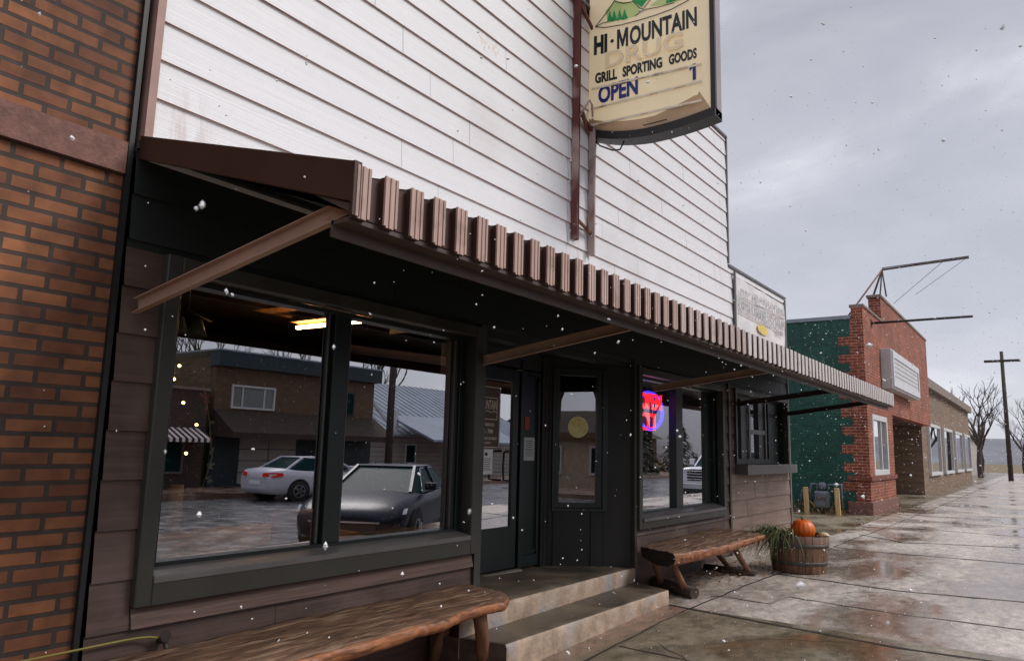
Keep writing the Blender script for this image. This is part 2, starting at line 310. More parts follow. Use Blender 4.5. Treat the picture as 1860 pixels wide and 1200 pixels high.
M['decal'] = mat('decal', (.10, .075, .06), .6, .12); M['decal_line'] = mat('decal_line', (.85, .76, .68), .6, .08)
M['red_sticker'] = mat('red_sticker', (.35, .06, .03), .6, .2)
M['black_plastic'] = mat('black_plastic', (.012, .012, .013), .35, .1)
M['yellow_cord'] = mat('yellow_cord', (.26, .22, .04), .5, .1); M['brass'] = mat('brass', (.035, .028, .022), .5, .3)
M['banner'] = mat('banner', (.76, .73, .71), .6, .08, (2, 2, 2), stain=(.50, .52, .56), st_sc=3, st_thr=.5, st_amt=.4)
M['banner_ink'] = mat('banner_ink', (.46, .44, .45), .7, .2, (20, 20, 20)); M['banner_pink'] = mat('banner_pink', (.50, .40, .40), .7, .1); M['banner_yellow'] = mat('banner_yellow', (.72, .54, .15), .7, .2, (9, 9, 9))
M['interior'] = mat('interior', (.020, .016, .014), .8, .3); M['int_wood'] = mat('int_wood', (.06, .024, .008), .5, .3, (20, 2, 4)); M['kraft'] = mat('kraft', (.74, .52, .35), .75, .25, (6, 6, 6), bump=.5); M['cardboard'] = mat('cardboard', (.42, .22, .09), .8, .2)
M['fluor'] = emis('fluor', (1, .60, .26), 42); M['bulb'] = emis('bulb', (1, .62, .22), 8); M['neon_red'] = emis('neon_red', (1, .015, .02), 5.5); M['neon_blue'] = emis('neon_blue', (.04, .03, 1), 6.5)
M['shade_glass'] = mat('shade_glass', (.30, .34, .27), .3, .2)
M['red_bow'] = mat('red_bow', (.4, .05, .03), .6, .3); M['ribbon'] = mat('ribbon', (.5, .46, .30), .5, .3)
# street side
M['asphalt'] = mat('asphalt', (.15, .15, .155), .24, .3, (2, 2, 2), bump=.12, bsc=(40, 40, 40), rvar=.1, stain=(.05, .05, .055), st_sc=.35, st_thr=.5, st_amt=.6)
M['car_silver'] = mat('car_silver', (.60, .60, .67), .35, .03, spec=.4); M['car_dark'] = mat('car_dark', (.010, .012, .022), .3, .05, spec=.2); M['car_white'] = mat('car_white', (.70, .71, .74), .3, .03, coat=.8)
M['car_glass'] = mat('car_glass', (.008, .030, .032), .3, .1, spec=.02); M['tyre'] = mat('tyre', (.012, .012, .012), .8, .2); M['rim'] = mat('rim', (.28, .28, .30), .3, .1, metal=.8); M['chrome'] = mat('chrome', (.55, .55, .57), .15, .05, metal=1)
M['tail'] = mat('tail', (.45, .015, .01), .2, .2); M['tail'].node_tree.nodes['Principled BSDF'].inputs['Emission Color'].default_value = (1, .04, .02, 1); M['tail'].node_tree.nodes['Principled BSDF'].inputs['Emission Strength'].default_value = .12
M['headlamp'] = mat('headlamp', (.6, .62, .66), .1, .1)
M['bwall'] = mat('bwall', (.135, .078, .042), .8, .2, (3, 3, 9)); M['olive_shingle'] = mat('olive_shingle', (.13, .095, .045), .85, .55, (2, 2, 18), bump=.5); M['teal_fascia'] = mat('teal_fascia', (.010, .028, .036), .5, .2); M['shingle'] = mat('shingle', (.052, .036, .026), .9, .4, (4, 4, 12), bump=.5)
M['metal_roof'] = mat('metal_roof', (.27, .31, .37), .4, .14, (3, 3, 3), stain=(.20, .23, .28), st_sc=.8, st_thr=.5, st_amt=.5); M['house_white'] = mat('house_white', (.42, .40, .37), .7, .1, (1, 1, 10)); M['pole_wood'] = mat('pole_wood', (.055, .042, .036), .8, .3, (10, 10, 1))
M['bark'] = mat('bark', (.07, .052, .045), .9, .4, (12, 12, 3)); M['needle'] = mat('needle', (.022, .034, .020), .8, .6, (3, 3, 3)); M['hill'] = mat('hill', (.10, .085, .055), .9, .3, (.1, .1, .1)); M['grass'] = mat('grass', (.16, .12, .06), .9, .5, (2, 2, 2))

# wet concrete: dry/wet patches vary colour and gloss
def wet(name, dry, damp, pud, s=.55, seed=0):
    m = bpy.data.materials.new(name); m.use_nodes = True; t = m.node_tree; b = t.nodes['Principled BSDF']; N = t.nodes.new; L = t.links.new
    tc = N('ShaderNodeTexCoord'); mp = N('ShaderNodeMapping'); mp.inputs['Location'].default_value = (seed, seed*.7, 0); mp.inputs['Scale'].default_value = (1, 1.5, 1); L(tc.outputs['Object'], mp.inputs[0])
    a = N('ShaderNodeTexNoise'); a.inputs['Scale'].default_value = s; a.inputs['Detail'].default_value = 5; a.inputs['Distortion'].default_value = .8; L(mp.outputs[0], a.inputs[0])
    c = N('ShaderNodeTexNoise'); c.inputs['Scale'].default_value = 7; c.inputs['Detail'].default_value = 8; c.inputs['Roughness'].default_value = .7; L(mp.outputs[0], c.inputs[0])
    g = N('ShaderNodeTexNoise'); g.inputs['Scale'].default_value = 60; g.inputs['Detail'].default_value = 4; L(mp.outputs[0], g.inputs[0])
    r1 = N('ShaderNodeValToRGB'); L(a.outputs[0], r1.inputs[0]); el = r1.color_ramp.elements
    el[0].position = .38; el[0].color = (*dry, 1); el[1].position = .66; el[1].color = (*pud, 1); q = el.new(.52); q.color = (*damp, 1)
    r2 = N('ShaderNodeMapRange'); L(c.outputs[0], r2.inputs[0]); r2.inputs[1].default_value = .3; r2.inputs[2].default_value = .7; r2.inputs[3].default_value = .55; r2.inputs[4].default_value = 1.4
    r3 = N('ShaderNodeMapRange'); L(g.outputs[0], r3.inputs[0]); r3.inputs[1].default_value = .3; r3.inputs[2].default_value = .7; r3.inputs[3].default_value = .75; r3.inputs[4].default_value = 1.2
    mm = N('ShaderNodeMath'); mm.operation = 'MULTIPLY'; L(r2.outputs[0], mm.inputs[0]); L(r3.outputs[0], mm.inputs[1])
    v = N('ShaderNodeVectorMath'); v.operation = 'SCALE'; L(r1.outputs[0], v.inputs[0]); L(mm.outputs[0], v.inputs['Scale']); L(v.outputs[0], b.inputs['Base Color'])
    ad = N('ShaderNodeMath'); ad.operation = 'MULTIPLY_ADD'; L(c.outputs[0], ad.inputs[0]); ad.inputs[1].default_value = -.28; L(a.outputs[0], ad.inputs[2])
    rr = N('ShaderNodeMapRange'); L(ad.outputs[0], rr.inputs[0]); rr.inputs[1].default_value = .28; rr.inputs[2].default_value = .50; rr.inputs[3].default_value = .52; rr.inputs[4].default_value = .10; L(rr.outputs[0], b.inputs['Roughness'])
    bs = N('ShaderNodeMapRange'); L(ad.outputs[0], bs.inputs[0]); bs.inputs[1].default_value = .26; bs.inputs[2].default_value = .46; bs.inputs[3].default_value = .5; bs.inputs[4].default_value = .04
    bp = N('ShaderNodeBump'); bp.inputs['Distance'].default_value = .006; L(bs.outputs[0], bp.inputs['Strength']); L(c.outputs[0], bp.inputs['Height'])
    bp2 = N('ShaderNodeBump'); bp2.inputs['Distance'].default_value = .003; L(bs.outputs[0], bp2.inputs['Strength']); L(g.outputs[0], bp2.inputs['Height']); L(bp.outputs[0], bp2.inputs['Normal']); L(bp2.outputs[0], b.inputs['Normal'])
    b.inputs['Specular IOR Level'].default_value = .65
    return m
M['walk'] = wet('walk', (.50, .435, .375), (.38, .325, .275), (.23, .17, .13), .62, 3)
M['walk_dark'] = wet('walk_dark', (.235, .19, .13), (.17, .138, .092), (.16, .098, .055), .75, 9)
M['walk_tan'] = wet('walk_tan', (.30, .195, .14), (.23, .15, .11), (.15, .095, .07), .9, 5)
M['joint'] = mat('joint', (.022, .017, .014), .8, .4, (10, 10, 10)); M['joint_light'] = mat('joint_light', (.30, .26, .22), .6, .2)

exec_parts = []
# ================================================================ GROUND
def strip_mesh(xs, ys, zf, mf):
    bm = bmesh.new()
    for i in range(len(xs)-1):
        for j in range(len(ys)-1):
            a, b, c, d = xs[i], xs[i+1], ys[j], ys[j+1]
            if mf((a+b)/2, (c+d)/2) is None: continue
            quad(bm, (a, c, zf(a)), (b, c, zf(b)), (b, d, zf(b)), (a, d, zf(a)), mi=mf((a+b)/2, (c+d)/2))
    bmesh.ops.remove_doubles(bm, verts=bm.verts, dist=.0005)
    return bm
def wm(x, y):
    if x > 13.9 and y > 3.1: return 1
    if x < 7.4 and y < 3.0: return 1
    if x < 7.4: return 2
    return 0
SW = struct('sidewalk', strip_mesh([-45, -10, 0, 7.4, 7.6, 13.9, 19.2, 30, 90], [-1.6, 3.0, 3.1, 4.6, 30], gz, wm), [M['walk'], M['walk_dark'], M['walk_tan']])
bm = bmesh.new()
for a, b in ((-45, 7.6), (7.6, 13.9), (13.9, 90)): prism(bm, [(a, -1.6, gz(a)-.002), (a, -1.75, gz(a)-.002), (a, -1.75, -.5), (a, -1.6, -.5)], (b-a, 0, gz(b)-gz(a)))
struct('kerb', bm, M['walk_tan'])
struct('road', B((-60, 110, -13.2, -1.75, -.40, -.34)), M['asphalt'])
struct('far_sidewalk', B((-60, 110, -17, -13.2, -.5, -.18)), M['walk_tan'])
bm = bmesh.new(); quad(bm, (-900, -900, -.55), (900, -900, -.55), (900, 900, -.55), (-900, 900, -.55)); struct('ground', bm, M['grass'])
# joints and cracks in the sidewalk as thin ribbons following photo-measured lines
bm = bmesh.new(); bml = bmesh.new()
def crack(bm_, pts, w_, jit=.012, lift=.004):
    pts = [Vector((p[0], p[1], 0)) for p in pts]; out_ = []
    for a, b in zip(pts, pts[1:]):
        n = max(2, int((b-a).length/.18))
        for i in range(n): out_.append(a.lerp(b, i/n))
    out_.append(pts[-1]); prev = None
    for i, p in enumerate(out_):
        d = (out_[min(i+1, len(out_)-1)]-out_[max(i-1, 0)]).normalized(); s = Vector((-d.y, d.x, 0)); j = random.uniform(-jit, jit); ww = w_*random.uniform(.45, 1.2)/2
        q = [p+s*(j+ww), p+s*(j-ww)]; q = [Vector((v.x, v.y, gz(v.x)+lift)) for v in q]
        cur = [bm_.verts.new(v) for v in q]
        if prev: bm_.faces.new((prev[0], prev[1], cur[1], cur[0]))
        prev = cur
G2 = lambda px, py: tuple(onG(px, py)[:2])
crack(bm, [(-6, 2.95), (2, 2.95), G2(1060, 1200), G2(1160, 1150), G2(1240, 1110)], .018)
crack(bm, [G2(1240, 1110), G2(1290, 1090), G2(1360, 1060), G2(1420, 1040), G2(1515, 993), G2(1585, 967), (22, 2.6), (60, 2.5)], .022)
crack(bm, [G2(1215, 1098), G2(1261, 1107), G2(1633, 1176), (7.3, -1.55)], .05, .008)
crack(bm, [G2(1290, 1083), G2(1318, 1083), G2(1395, 1096)], .02)
crack(bm, [G2(1430, 1083), G2(1633, 1115), (8.6, -1.55)], .024)
crack(bm, [G2(1400, 1040), G2(1433, 1045), G2(1520, 1057), G2(1633, 1073), (10.2, -1.55)], .045, .006)
crack(bm, [G2(1515, 993), G2(1590, 1002), (12.8, -1.55)], .04)
crack(bm, [G2(1560, 970), G2(1640, 985), (15.3, -1.55)], .05)
for x_ in (16.5, 18.6, 21.5, 25, 29): crack(bm, [(x_, 3.3), (x_-.1, -1.55)], .04)
for x_ in (5.6, 3.9, 2.1): crack(bm, [(x_, 2.9), (x_-.1, -1.55)], .03)
crack(bm, [(-6, -.1), (30, -.1)], .03)
for (a0_, b0_) in (((6.1, 2.4), (7.0, 1.5)), ((8.9, 2.1), (9.6, 1.2)), ((11.2, 2.6), (12.2, 1.7)), ((5.2, 1.9), (5.9, 2.7)), ((10.3, 3.6), (11.6, 2.9))):
    mid_ = ((a0_[0]+b0_[0])/2+.12, (a0_[1]+b0_[1])/2+.1); crack(bm, [a0_, mid_, b0_], .007, .03)
crack(bml, [G2(1395, 1096), G2(1430, 1083)], .05, .004)
crack(bml, [G2(1318, 1083), G2(1345, 1068), G2(1370, 1056)], .014, .006)
obj('sidewalk_joint', bm, M['joint'], SW); obj('sidewalk_patch', bml, M['joint_light'], SW)

# ================================================================ STOREFRONT
Yf = 3.8
BLD = empty('storefront_building', (7.9, 6, 0), 'white clapboard false front shop with dark brown lower storey beside the sidewalk', 'shop')
def zr(z, x): return z + max(0., min(1.6, (x-6.6)/4.2))*(z-3.7)*.035
def boards(bm, x0, x1, z0, z1, first, step, prot, topf=None, seams=None, seg=None, zfun=lambda z, x: z, y=Yf):
    k = math.floor((z0-first)/step)
    while first+k*step < z1:
        zb = max(first+k*step, z0); zt = min(first+(k+1)*step, z1)
        if zt-zb > .01:
            frac = (first+(k+1)*step-zb)/step; pb = prot*frac
            xs = [x0]; rnd = random.Random(k*7+int(x0*3))
            x = x0+rnd.uniform(.5, 3.4)
            while x < x1-.3: xs.append(x); x += rnd.uniform(2.6, 3.7)
            xs.append(x1)
            brk = []
            for a, b in zip(xs, xs[1:]):
                n = max(1, int((b-a)/1.2)); off = rnd.uniform(0, .002)
                pp = [a+(b-a)*i/n for i in range(n+1)]
                prevs = None
                for p in pp:
                    zb_, zt_ = zfun(zb, p), zfun(zt, p)
                    if topf: zt_ = min(zt_, topf(p)); zb_ = min(zb_, zt_-.002)
                    wob = .0018*noise.noise((p*.9, zb*3, 5))
                    cur = [bm.verts.new((p, y-pb-off, zb_+wob*1.5)), bm.verts.new((p, y-prot*.12-off, zt_+.002)), bm.verts.new((p, y+.012, zb_+wob*1.5))]
                    if prevs:
                        bm.faces.new((prevs[0], cur[0], cur[1], prevs[1])).material_index = 0
                        bm.faces.new((prevs[2], cur[2], cur[0], prevs[0])).material_index = 1
                    prevs = cur
            for s in xs[1:-1]:
                zb_, zt_ = zfun(zb, s), zfun(zt, s)
                if topf and zt_ > topf(s): continue
                prism(bm, [(s, y-pb-.0025, zb_+.004), (s+.004, y-pb-.0025, zb_+.004), (s+.004, y-prot*.12-.0025, zt_), (s, y-prot*.12-.0025, zt_)], (0, .006, 0), 2)
        k += 1
ptop = lambda x: 6.20+max(0, (x-6.2))*.04
bm = bmesh.new()
boards(bm, 1.90, 6.16, 2.95, 6.35, 3.31, .225, .019, ptop, zfun=zr)
boards(bm, 6.165, 10.86, 2.95, 6.7, 3.31, .225, .019, ptop, zfun=zr)
boards(bm, 10.86, 13.88, 2.95, 4.30, 3.31, .225, .019, None, zfun=zr)
obj('upper_siding', bm, [M['white_siding'], M['siding_edge'], M['seam']], BLD, recalc=False)
bm = B((1.9, 10.86, 3.835, 4.0, 2.9, 6.18), (10.86, 13.88, 3.835, 4.0, 2.9, 4.3)); obj('false_front', bm, M['seam'], BLD)
bm = bmesh.new()
prism(bm, [(1.84, 3.765, ptop(1.84)), (10.9, 3.765, ptop(10.9)), (10.9, 3.765, ptop(10.9)+.035), (1.84, 3.765, ptop(1.84)+.035)], (0, .26, 0))
prism(bm, [(10.86, 3.765, 4.315), (13.93, 3.765, 4.335), (13.93, 3.765, 4.37), (10.9, 3.765, 4.35)], (0, .26, 0))
box(bm, 10.862, 10.90, 3.768, 4.02, 4.36, ptop(10.9)-.003); box(bm, 13.885, 13.925, 3.768, 4.02, 2.5, 4.318)
obj('parapet_cap', bm, M['sill_grey'], BLD)
obj('corner_trim', B((1.855, 1.90, 3.765, 3.85, 3.0, 6.2)), mat('trim_pink', (.36, .22, .18), .6, .2, (4, 4, 4)), BLD)
# lower storey siding round the openings
for a in ((1.84, 2.04, -.15, 2.47), (2.04, 4.79, -.15, .65), (7.70, 10.49, -.15, .61), (10.49, 10.735, -.15, 2.47), (13.79, 13.88, 1.17, 2.47), (10.80, 11.0, 1.17, 2.47)):
    bm = bmesh.new(); boards(bm, *a, .55, .245, .020)
    obj('lower_siding', bm, [M['brown_siding'], M['soffit'], M['soffit']], BLD, recalc=False)
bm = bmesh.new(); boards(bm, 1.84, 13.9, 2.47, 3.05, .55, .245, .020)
obj('header_boards', bm, [mat('header_shade', (.012, .016, .013), .55, .25, (1.2, 14, 26)), M['soffit'], M['soffit']], BLD, recalc=False)  # siding above the windows, awning shade painted in as near-black
bm = bmesh.new(); boards(bm, 10.80, 13.88, -.15, 1.17, .55, .245, .020)
obj('faded_siding', bm, [mat('faded_siding', (.25, .175, .135), .65, .3, (1.2, 10, 20), bump=.4, bsc=(2, 30, 60), stain=(.19, .135, .105), st_sc=2.2, st_thr=.5, st_amt=.6), M['soffit'], M['soffit']], BLD, recalc=False, label='faded pinkish brown boards under the order window')
bm = bmesh.new(); boards(bm, 2.05, 4.775, .552, .648, .55, .245, .030, y=3.794)
obj('worn_clapboard', bm, [M['worn_board'], M['soffit'], M['soffit']], BLD, recalc=False, label='bleached narrow board under the big window')
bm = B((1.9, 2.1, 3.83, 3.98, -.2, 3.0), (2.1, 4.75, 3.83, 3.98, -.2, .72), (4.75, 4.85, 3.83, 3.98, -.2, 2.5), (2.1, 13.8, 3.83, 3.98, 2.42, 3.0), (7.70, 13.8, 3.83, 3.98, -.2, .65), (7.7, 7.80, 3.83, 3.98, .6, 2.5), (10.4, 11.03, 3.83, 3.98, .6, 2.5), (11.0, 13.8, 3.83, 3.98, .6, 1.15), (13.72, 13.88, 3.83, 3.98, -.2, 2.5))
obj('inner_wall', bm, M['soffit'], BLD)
for b_ in ((4.79, 4.87, 3.765, 3.87, .0, 2.5), (7.64, 7.70, 3.765, 3.87, -.1, 2.5), (10.735, 10.80, 3.768, 3.83, -.1, 2.5)): obj('corner_board', B(b_), M['dark_trim'], BLD)
bm = B((13.88, 13.93, 3.77, 3.83, .1, 2.5), (13.93, 13.945, 3.77, 3.80, .14, 2.2)); obj('corner_flashing', bm, mat('trim_grey', (.17, .15, .15), .5, .2), BLD)
obj('side_wall', B((13.84, 13.90, 3.86, 20, -.2, 4.1)), M['brown_siding'], BLD)
obj('roof', B((1.8, 13.9, 4.0, 20, 4.1, 4.2)), M['shingle'], BLD)
obj('interior_wall', B((1.9, 13.84, 9.0, 9.1, -.1, 3.1), (1.85, 1.9, 3.98, 9, -.1, 3.1), (1.9, 13.84, 3.98, 9.0, .12, .2)), M['interior'], BLD)
obj('interior_ceiling', B((1.9, 13.84, 3.99, 9.0, 2.70, 2.78)), M['int_wood'], BLD)

def ring(bm, x0, x1, z0, z1, t, y0, y1, tb=None, tt=None):
    tb = tb or t; tt = tt or t
    box(bm, x0, x0+t, y0, y1, z0, z1); box(bm, x1-t, x1, y0, y1, z0, z1)
    box(bm, x0+t, x1-t, y0, y1, z0, z0+tb); box(bm, x0+t, x1-t, y0, y1, z1-tt, z1)
# big left window
bm = bmesh.new(); ring(bm, 2.04, 4.785, .655, 2.47, .085, 3.735, 3.86, .145, .09); bevel(bm, .006, 1)
W1 = obj('shop_window', bm, M['dark_trim'], BLD)
bm = bmesh.new(); prism(bm, [(2.127, 3.728, .765), (2.127, 3.73, .80), (2.127, 3.86, .832), (2.127, 3.86, .765)], (2.57, 0, 0)); bevel(bm, .004, 1)
obj('window_sill', bm, M['sill_grey'], W1)
bm = bmesh.new(); ring(bm, 2.127, 4.698, .80, 2.378, .066, 3.845, 3.945, .05, .03); box(bm, 4.60, 4.632, 3.86, 3.94, .85, 2.348)
box(bm, 3.30, 3.44, 3.845, 3.935, .85, 2.348); box(bm, 3.275, 3.30, 3.88, 3.925, .85, 2.348)
obj('window_frame', bevel(bm, .003, 1), M['dark_frame'], W1)
for b_ in ((3.268, 3.275, 3.872, 3.884, .85, 2.348), (4.592, 4.6, 3.87, 3.885, .85, 2.348), (3.44, 3.446, 3.85, 3.86, .85, 2.348)): obj('glazing_bead', B(b_), M['sill_grey'], W1)
obj('pane', B((2.193, 3.275, 3.902, 3.907, .85, 2.348)), M['pane'], W1); obj('pane', B((3.44, 4.60, 3.902, 3.907, .85, 2.348)), M['pane'], W1)
# right window
bm = bmesh.new(); ring(bm, 7.705, 10.485, .615, 2.45, .085, 3.735, 3.86, .13, .09); bevel(bm, .006, 1)
W2 = obj('shop_window', bm, M['dark_trim'], BLD)
bm = bmesh.new(); prism(bm, [(7.79, 3.715, .70), (7.79, 3.718, .735), (7.79, 3.86, .78), (7.79, 3.86, .70)], (2.61, 0, 0)); bevel(bm, .004, 1); obj('window_sill', bm, M['sill_grey'], W2)
bm = bmesh.new(); ring(bm, 7.79, 10.40, .745, 2.36, .07, 3.845, 3.955, .05, .03); box(bm, 9.0, 9.20, 3.85, 3.945, .795, 2.33); box(bm, 10.12, 10.33, 3.90, 3.945, .795, 2.33)
obj('window_frame', bevel(bm, .003, 1), M['dark_frame'], W2)
for b_ in ((9.20, 9.208, 3.85, 3.862, .8, 2.33), (10.335, 10.342, 3.86, 3.87, .8, 2.33)): obj('glazing_bead', B(b_), M['sill_grey'], W2)
obj('pane', B((7.86, 9.0, 3.902, 3.907, .795, 2.33)), M['pane'], W2); obj('pane', B((9.2, 10.12, 3.902, 3.907, .795, 2.33)), M['pane'], W2)
# order window
bm = bmesh.new(); box(bm, 11.0, 11.06, 3.75, 3.90, 1.32, 2.46); box(bm, 13.74, 13.79, 3.75, 3.90, 1.32, 2.46); box(bm, 11.06, 13.74, 3.75, 3.90, 2.39, 2.46)
W3 = obj('order_window', bevel(bm, .004, 1), M['dark_trim'], BLD)
obj('counter_ledge', bevel(B((11.12, 13.82, 3.63, 3.86, 1.17, 1.315)), .006, 2), M['sill_grey'], W3)
X95 = lambda px: onY(px, 780, 3.95).x
bm = bmesh.new(); box(bm, 11.06, 13.74, 3.90, 3.97, 1.315, 1.40); box(bm, 11.06, 13.74, 3.90, 3.97, 2.34, 2.39)
for a, b in ((1341, 1353), (1373, 1383), (1391, 1421)): box(bm, X95(a), min(X95(b), 13.73), 3.905, 3.975, 1.40, 2.34)
obj('window_frame', bevel(bm, .003, 1), M['dark_frame'], W3)
bm = B((X95(1353), X95(1356)-.01, 3.88, 3.904, 1.40, 2.34), (X95(1383), X95(1385)-.01, 3.88, 3.904, 1.40, 2.34), (X95(1356), X95(1383), 3.885, 3.905, 1.80, 1.87)); obj('glazing_bead', bm, M['sill_grey'], W3)
obj('pane', B((11.07, 13.7, 3.948, 3.952, 1.40, 2.34)), M['pane'], W3)

# entry recess
DY = 4.48
A_ = Vector((6.92, 4.50, 0)); B_ = Vector((7.66, 3.80, 0)); AD = (B_-A_).normalized(); AL = (B_-A_).length; AN = Vector((AD.y, -AD.x, 0))
if AN.y > 0: AN = -AN
AF = Matrix((AD, Vector((0, 0, 1)), AN)).transposed().to_4x4(); AF.translation = A_
def fbox(bm, s0, s1, z0, z1, d0, d1, mi=0):
    vs = box(bm, s0, s1, z0, z1, d0, d1, mi)
    for v in vs: v.co = AF @ v.co
def onA(px, py):
    d = ray(px, py); t = (A_-EYE).dot(AN)/d.dot(AN); v = EYE+d*t; return (v-A_).dot(AD), v.z
bm = bmesh.new()
prism(bm, [(4.88, 3.83, .0), (5.25, DY, .0), (5.19, DY+.03, .0), (4.82, 3.86, .0)], (0, 0, 2.5))
box(bm, 4.85, 7.72, 3.84, 4.9, 2.5, 2.56); box(bm, 5.2, 5.62, DY, DY+.08, .1, 2.5)
box(bm, 5.62, 6.92, DY, DY+.08, 2.32, 2.5); box(bm, 6.80, 6.93, DY-.02, DY+.08, .1, 2.5)
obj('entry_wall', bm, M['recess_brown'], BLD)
s0, _ = onA(1021, 715); s1, _ = onA(1081, 715); zt = 2.28; zb = onA(1021, 908)[1]
bm = bmesh.new()
fbox(bm, 0, s0-.07, .0, 2.5, -.06, 0); fbox(bm, s1+.1, AL, .0, 2.5, -.06, 0); fbox(bm, s0-.07, s1+.1, .0, zb-.06, -.06, 0); fbox(bm, s0-.07, s1+.1, zt+.06, 2.5, -.06, 0)
for s_ in (.04, .10): fbox(bm, s_, s_+.022, .1, 2.48, .001, .012)
fbox(bm, onA(1072, 1000)[0], onA(1072, 1000)[0]+.02, .2, zb-.11, .001, .010); fbox(bm, .02, AL-.02, .19, .215, .001, .014)
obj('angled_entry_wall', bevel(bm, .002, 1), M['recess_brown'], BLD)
bm = bmesh.new()
for t_, d0, d1 in ((.0, -.05, .005), (.045, -.03, .022)):
    a, b, c, d = s0-.075+t_*0, s1+.105, zb-.075, zt+.075
    tt = .05
    if t_: a, b, c, d = a-.03, b+.04, c-.04, d+.03; tt = .03
    fbox(bm, a, a+tt, c, d, d0, d1); fbox(bm, b-tt-.03, b, c, d, d0, d1); fbox(bm, a+tt, b-tt-.03, c, c+tt, d0, d1); fbox(bm, a+tt, b-tt-.03, d-tt, d, d0, d1)
WA = obj('sidelight_window', bevel(bm, .002, 1), M['dark_frame'], BLD)
bm = bmesh.new(); fbox(bm, s0-.03, s1+.03, zb-.03, zt+.03, -.035, -.031); obj('pane', bm, M['pane_door'], WA)
# door
bm = bmesh.new(); dz0, dz1 = .29, 2.30; gz0, gz1 = .70, 2.16; gx0, gx1 = 5.70, onY(931, 800, DY).x
box(bm, 5.58, gx0, DY, DY+.045, dz0, dz1); box(bm, gx1, 6.37, DY, DY+.045, dz0, dz1); box(bm, gx0, gx1, DY, DY+.045, dz0, gz0); box(bm, gx0, gx1, DY, DY+.045, gz1, dz1)
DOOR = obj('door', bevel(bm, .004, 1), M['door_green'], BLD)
obj('pane', B((gx0, gx1, DY+.02, DY+.024, gz0, gz1)), M['pane_door'], DOOR)
obj('threshold', B((5.5, 6.40, DY-.07, DY+.0, .255, .275)), M['joint_light'], DOOR)
bm = bmesh.new(); hx = onY(912, 840, DY-.05).x; tube(bm, [(hx+.12, DY-.005, 1.45), (hx+.10, DY-.06, 1.45), (hx, DY-.07, 1.44), (hx-.01, DY-.07, 1.30), (hx, DY-.07, 1.17), (hx+.10, DY-.06, 1.16), (hx+.12, DY-.005, 1.16)], .011, 8)
obj('handle', bm, M['black_plastic'], DOOR)
bm = bmesh.new(); box(bm, 6.40, 6.46, DY-.015, DY+.06, .26, 2.40); ring(bm, 6.47, 6.80, .27, 2.3, .035, DY+.0, DY+.04, .12); box(bm, 6.505, 6.765, DY+.02, DY+.03, .39, 2.26)
box(bm, 6.74, 6.746, DY-.006, DY, .45, 2.2)
obj('entry_side_panel', bevel(bm, .003, 1), M['door_green'], BLD)
obj('panel_moulding', B((6.745, 6.755, DY-.004, DY+.0, .42, 2.2), (6.52, 6.745, DY-.004, DY, .42, .43), (6.86, 6.87, DY-.026, DY-.02, .26, 2.4)), M['dark_trim'], BLD)

# steps (one concrete thing)
ST = empty('entry_steps', (6, 3.6, gz(6)), 'rough concrete entry steps with two risers below the recessed door', 'steps')
def slab(name, L0, L1, R1, R0, zl, zr_, zb, m_side, m_top, nx=60, seed=0):
    """front edge L0-R0, back edge L1-R1; rough concrete slab with worn edges"""
    bm = bmesh.new(); L0, L1, R1, R0 = [Vector((*p, 0)) for p in (L0, L1, R1, R0)]
    rows = []
    for j, (t, dz, wob) in enumerate(((0, -1, .012), (0, -.5, .014), (0, -.10, .012), (.012, 0, .010), (.15, 0, .002), (1, 0, 0))):
        row = []
        for i in range(nx+1):
            u = i/nx; f = L0.lerp(R0, u); b = L1.lerp(R1, u); zt = zl+(zr_-zl)*u
            p = f.lerp(b, t); n1_ = noise.noise((u*26+seed, j*3, 1)); n2_ = noise.noise((u*70+seed, j*5, 4))
            z = zt + dz*(zt-zb) if dz < 0 else zt
            p = Vector((p.x, p.y - (n1_*.9+n2_*.6)*wob - (.004 if dz < 0 else 0), z + (n1_+n2_)*wob*.35*(1 if dz > -.9 else 0)))
            row.append(bm.verts.new(p))
        rows.append(row)
    for j in range(len(rows)-1):
        for i in range(nx):
            f = bm.faces.new((rows[j][i], rows[j][i+1], rows[j+1][i+1], rows[j+1][i])); f.material_index = 0 if j < 3 else 1; f.smooth = True
    for k in (0, nx):
        lo = [bm.verts.new((rows[j][k].co.x, rows[j][k].co.y, zb)) for j in range(3, len(rows))]
        bm.faces.new([rows[0][k]]+[rows[j][k] for j in range(1, len(rows))]+[lo[-1]]).material_index = 2
    return obj(name, bm, [m_side, m_top, M['log']], ST)
slab('landing', (4.30, 3.50), (4.84, 4.62), (7.70, 4.62), (7.655, 3.765), .305, .222, .0, M['concrete_step'], M['concrete_tread'], seed=3)
TL = onG(919.5, 1170, 0); 
def onZ(px, py, z): d = ray(px, py); return EYE+d*((z-1.5)/d.z)
a = onZ(919.5, 1170, .14); b = onZ(1214, 1071, .07)
slab('step', (a.x, a.y), (4.25, 3.72), (7.69, 3.86), (b.x, b.y), .14, .07, -.10, M['concrete_step'], M['concrete_tread'], seed=17)

# ================================================================ AWNING
AW = empty('metal_awning', (8, 3.0, 2.6), 'long brown and cream striped corrugated metal awning over the shopfront', 'awning')
AX0, AX1 = 1.86, 14.45; yF = 2.13; zF1, zF0 = 2.565, 2.365; zW = 3.045
P_ = .150; ns = int((AX1-AX0)/P_)
bm = bmesh.new(); prof = []
for i in range(ns):
    x = AX0+i*P_; prof += [(x, 0), (x+.012, .028), (x+.075, .028), (x+.087, 0)]
prof.append((AX0+ns*P_, 0))
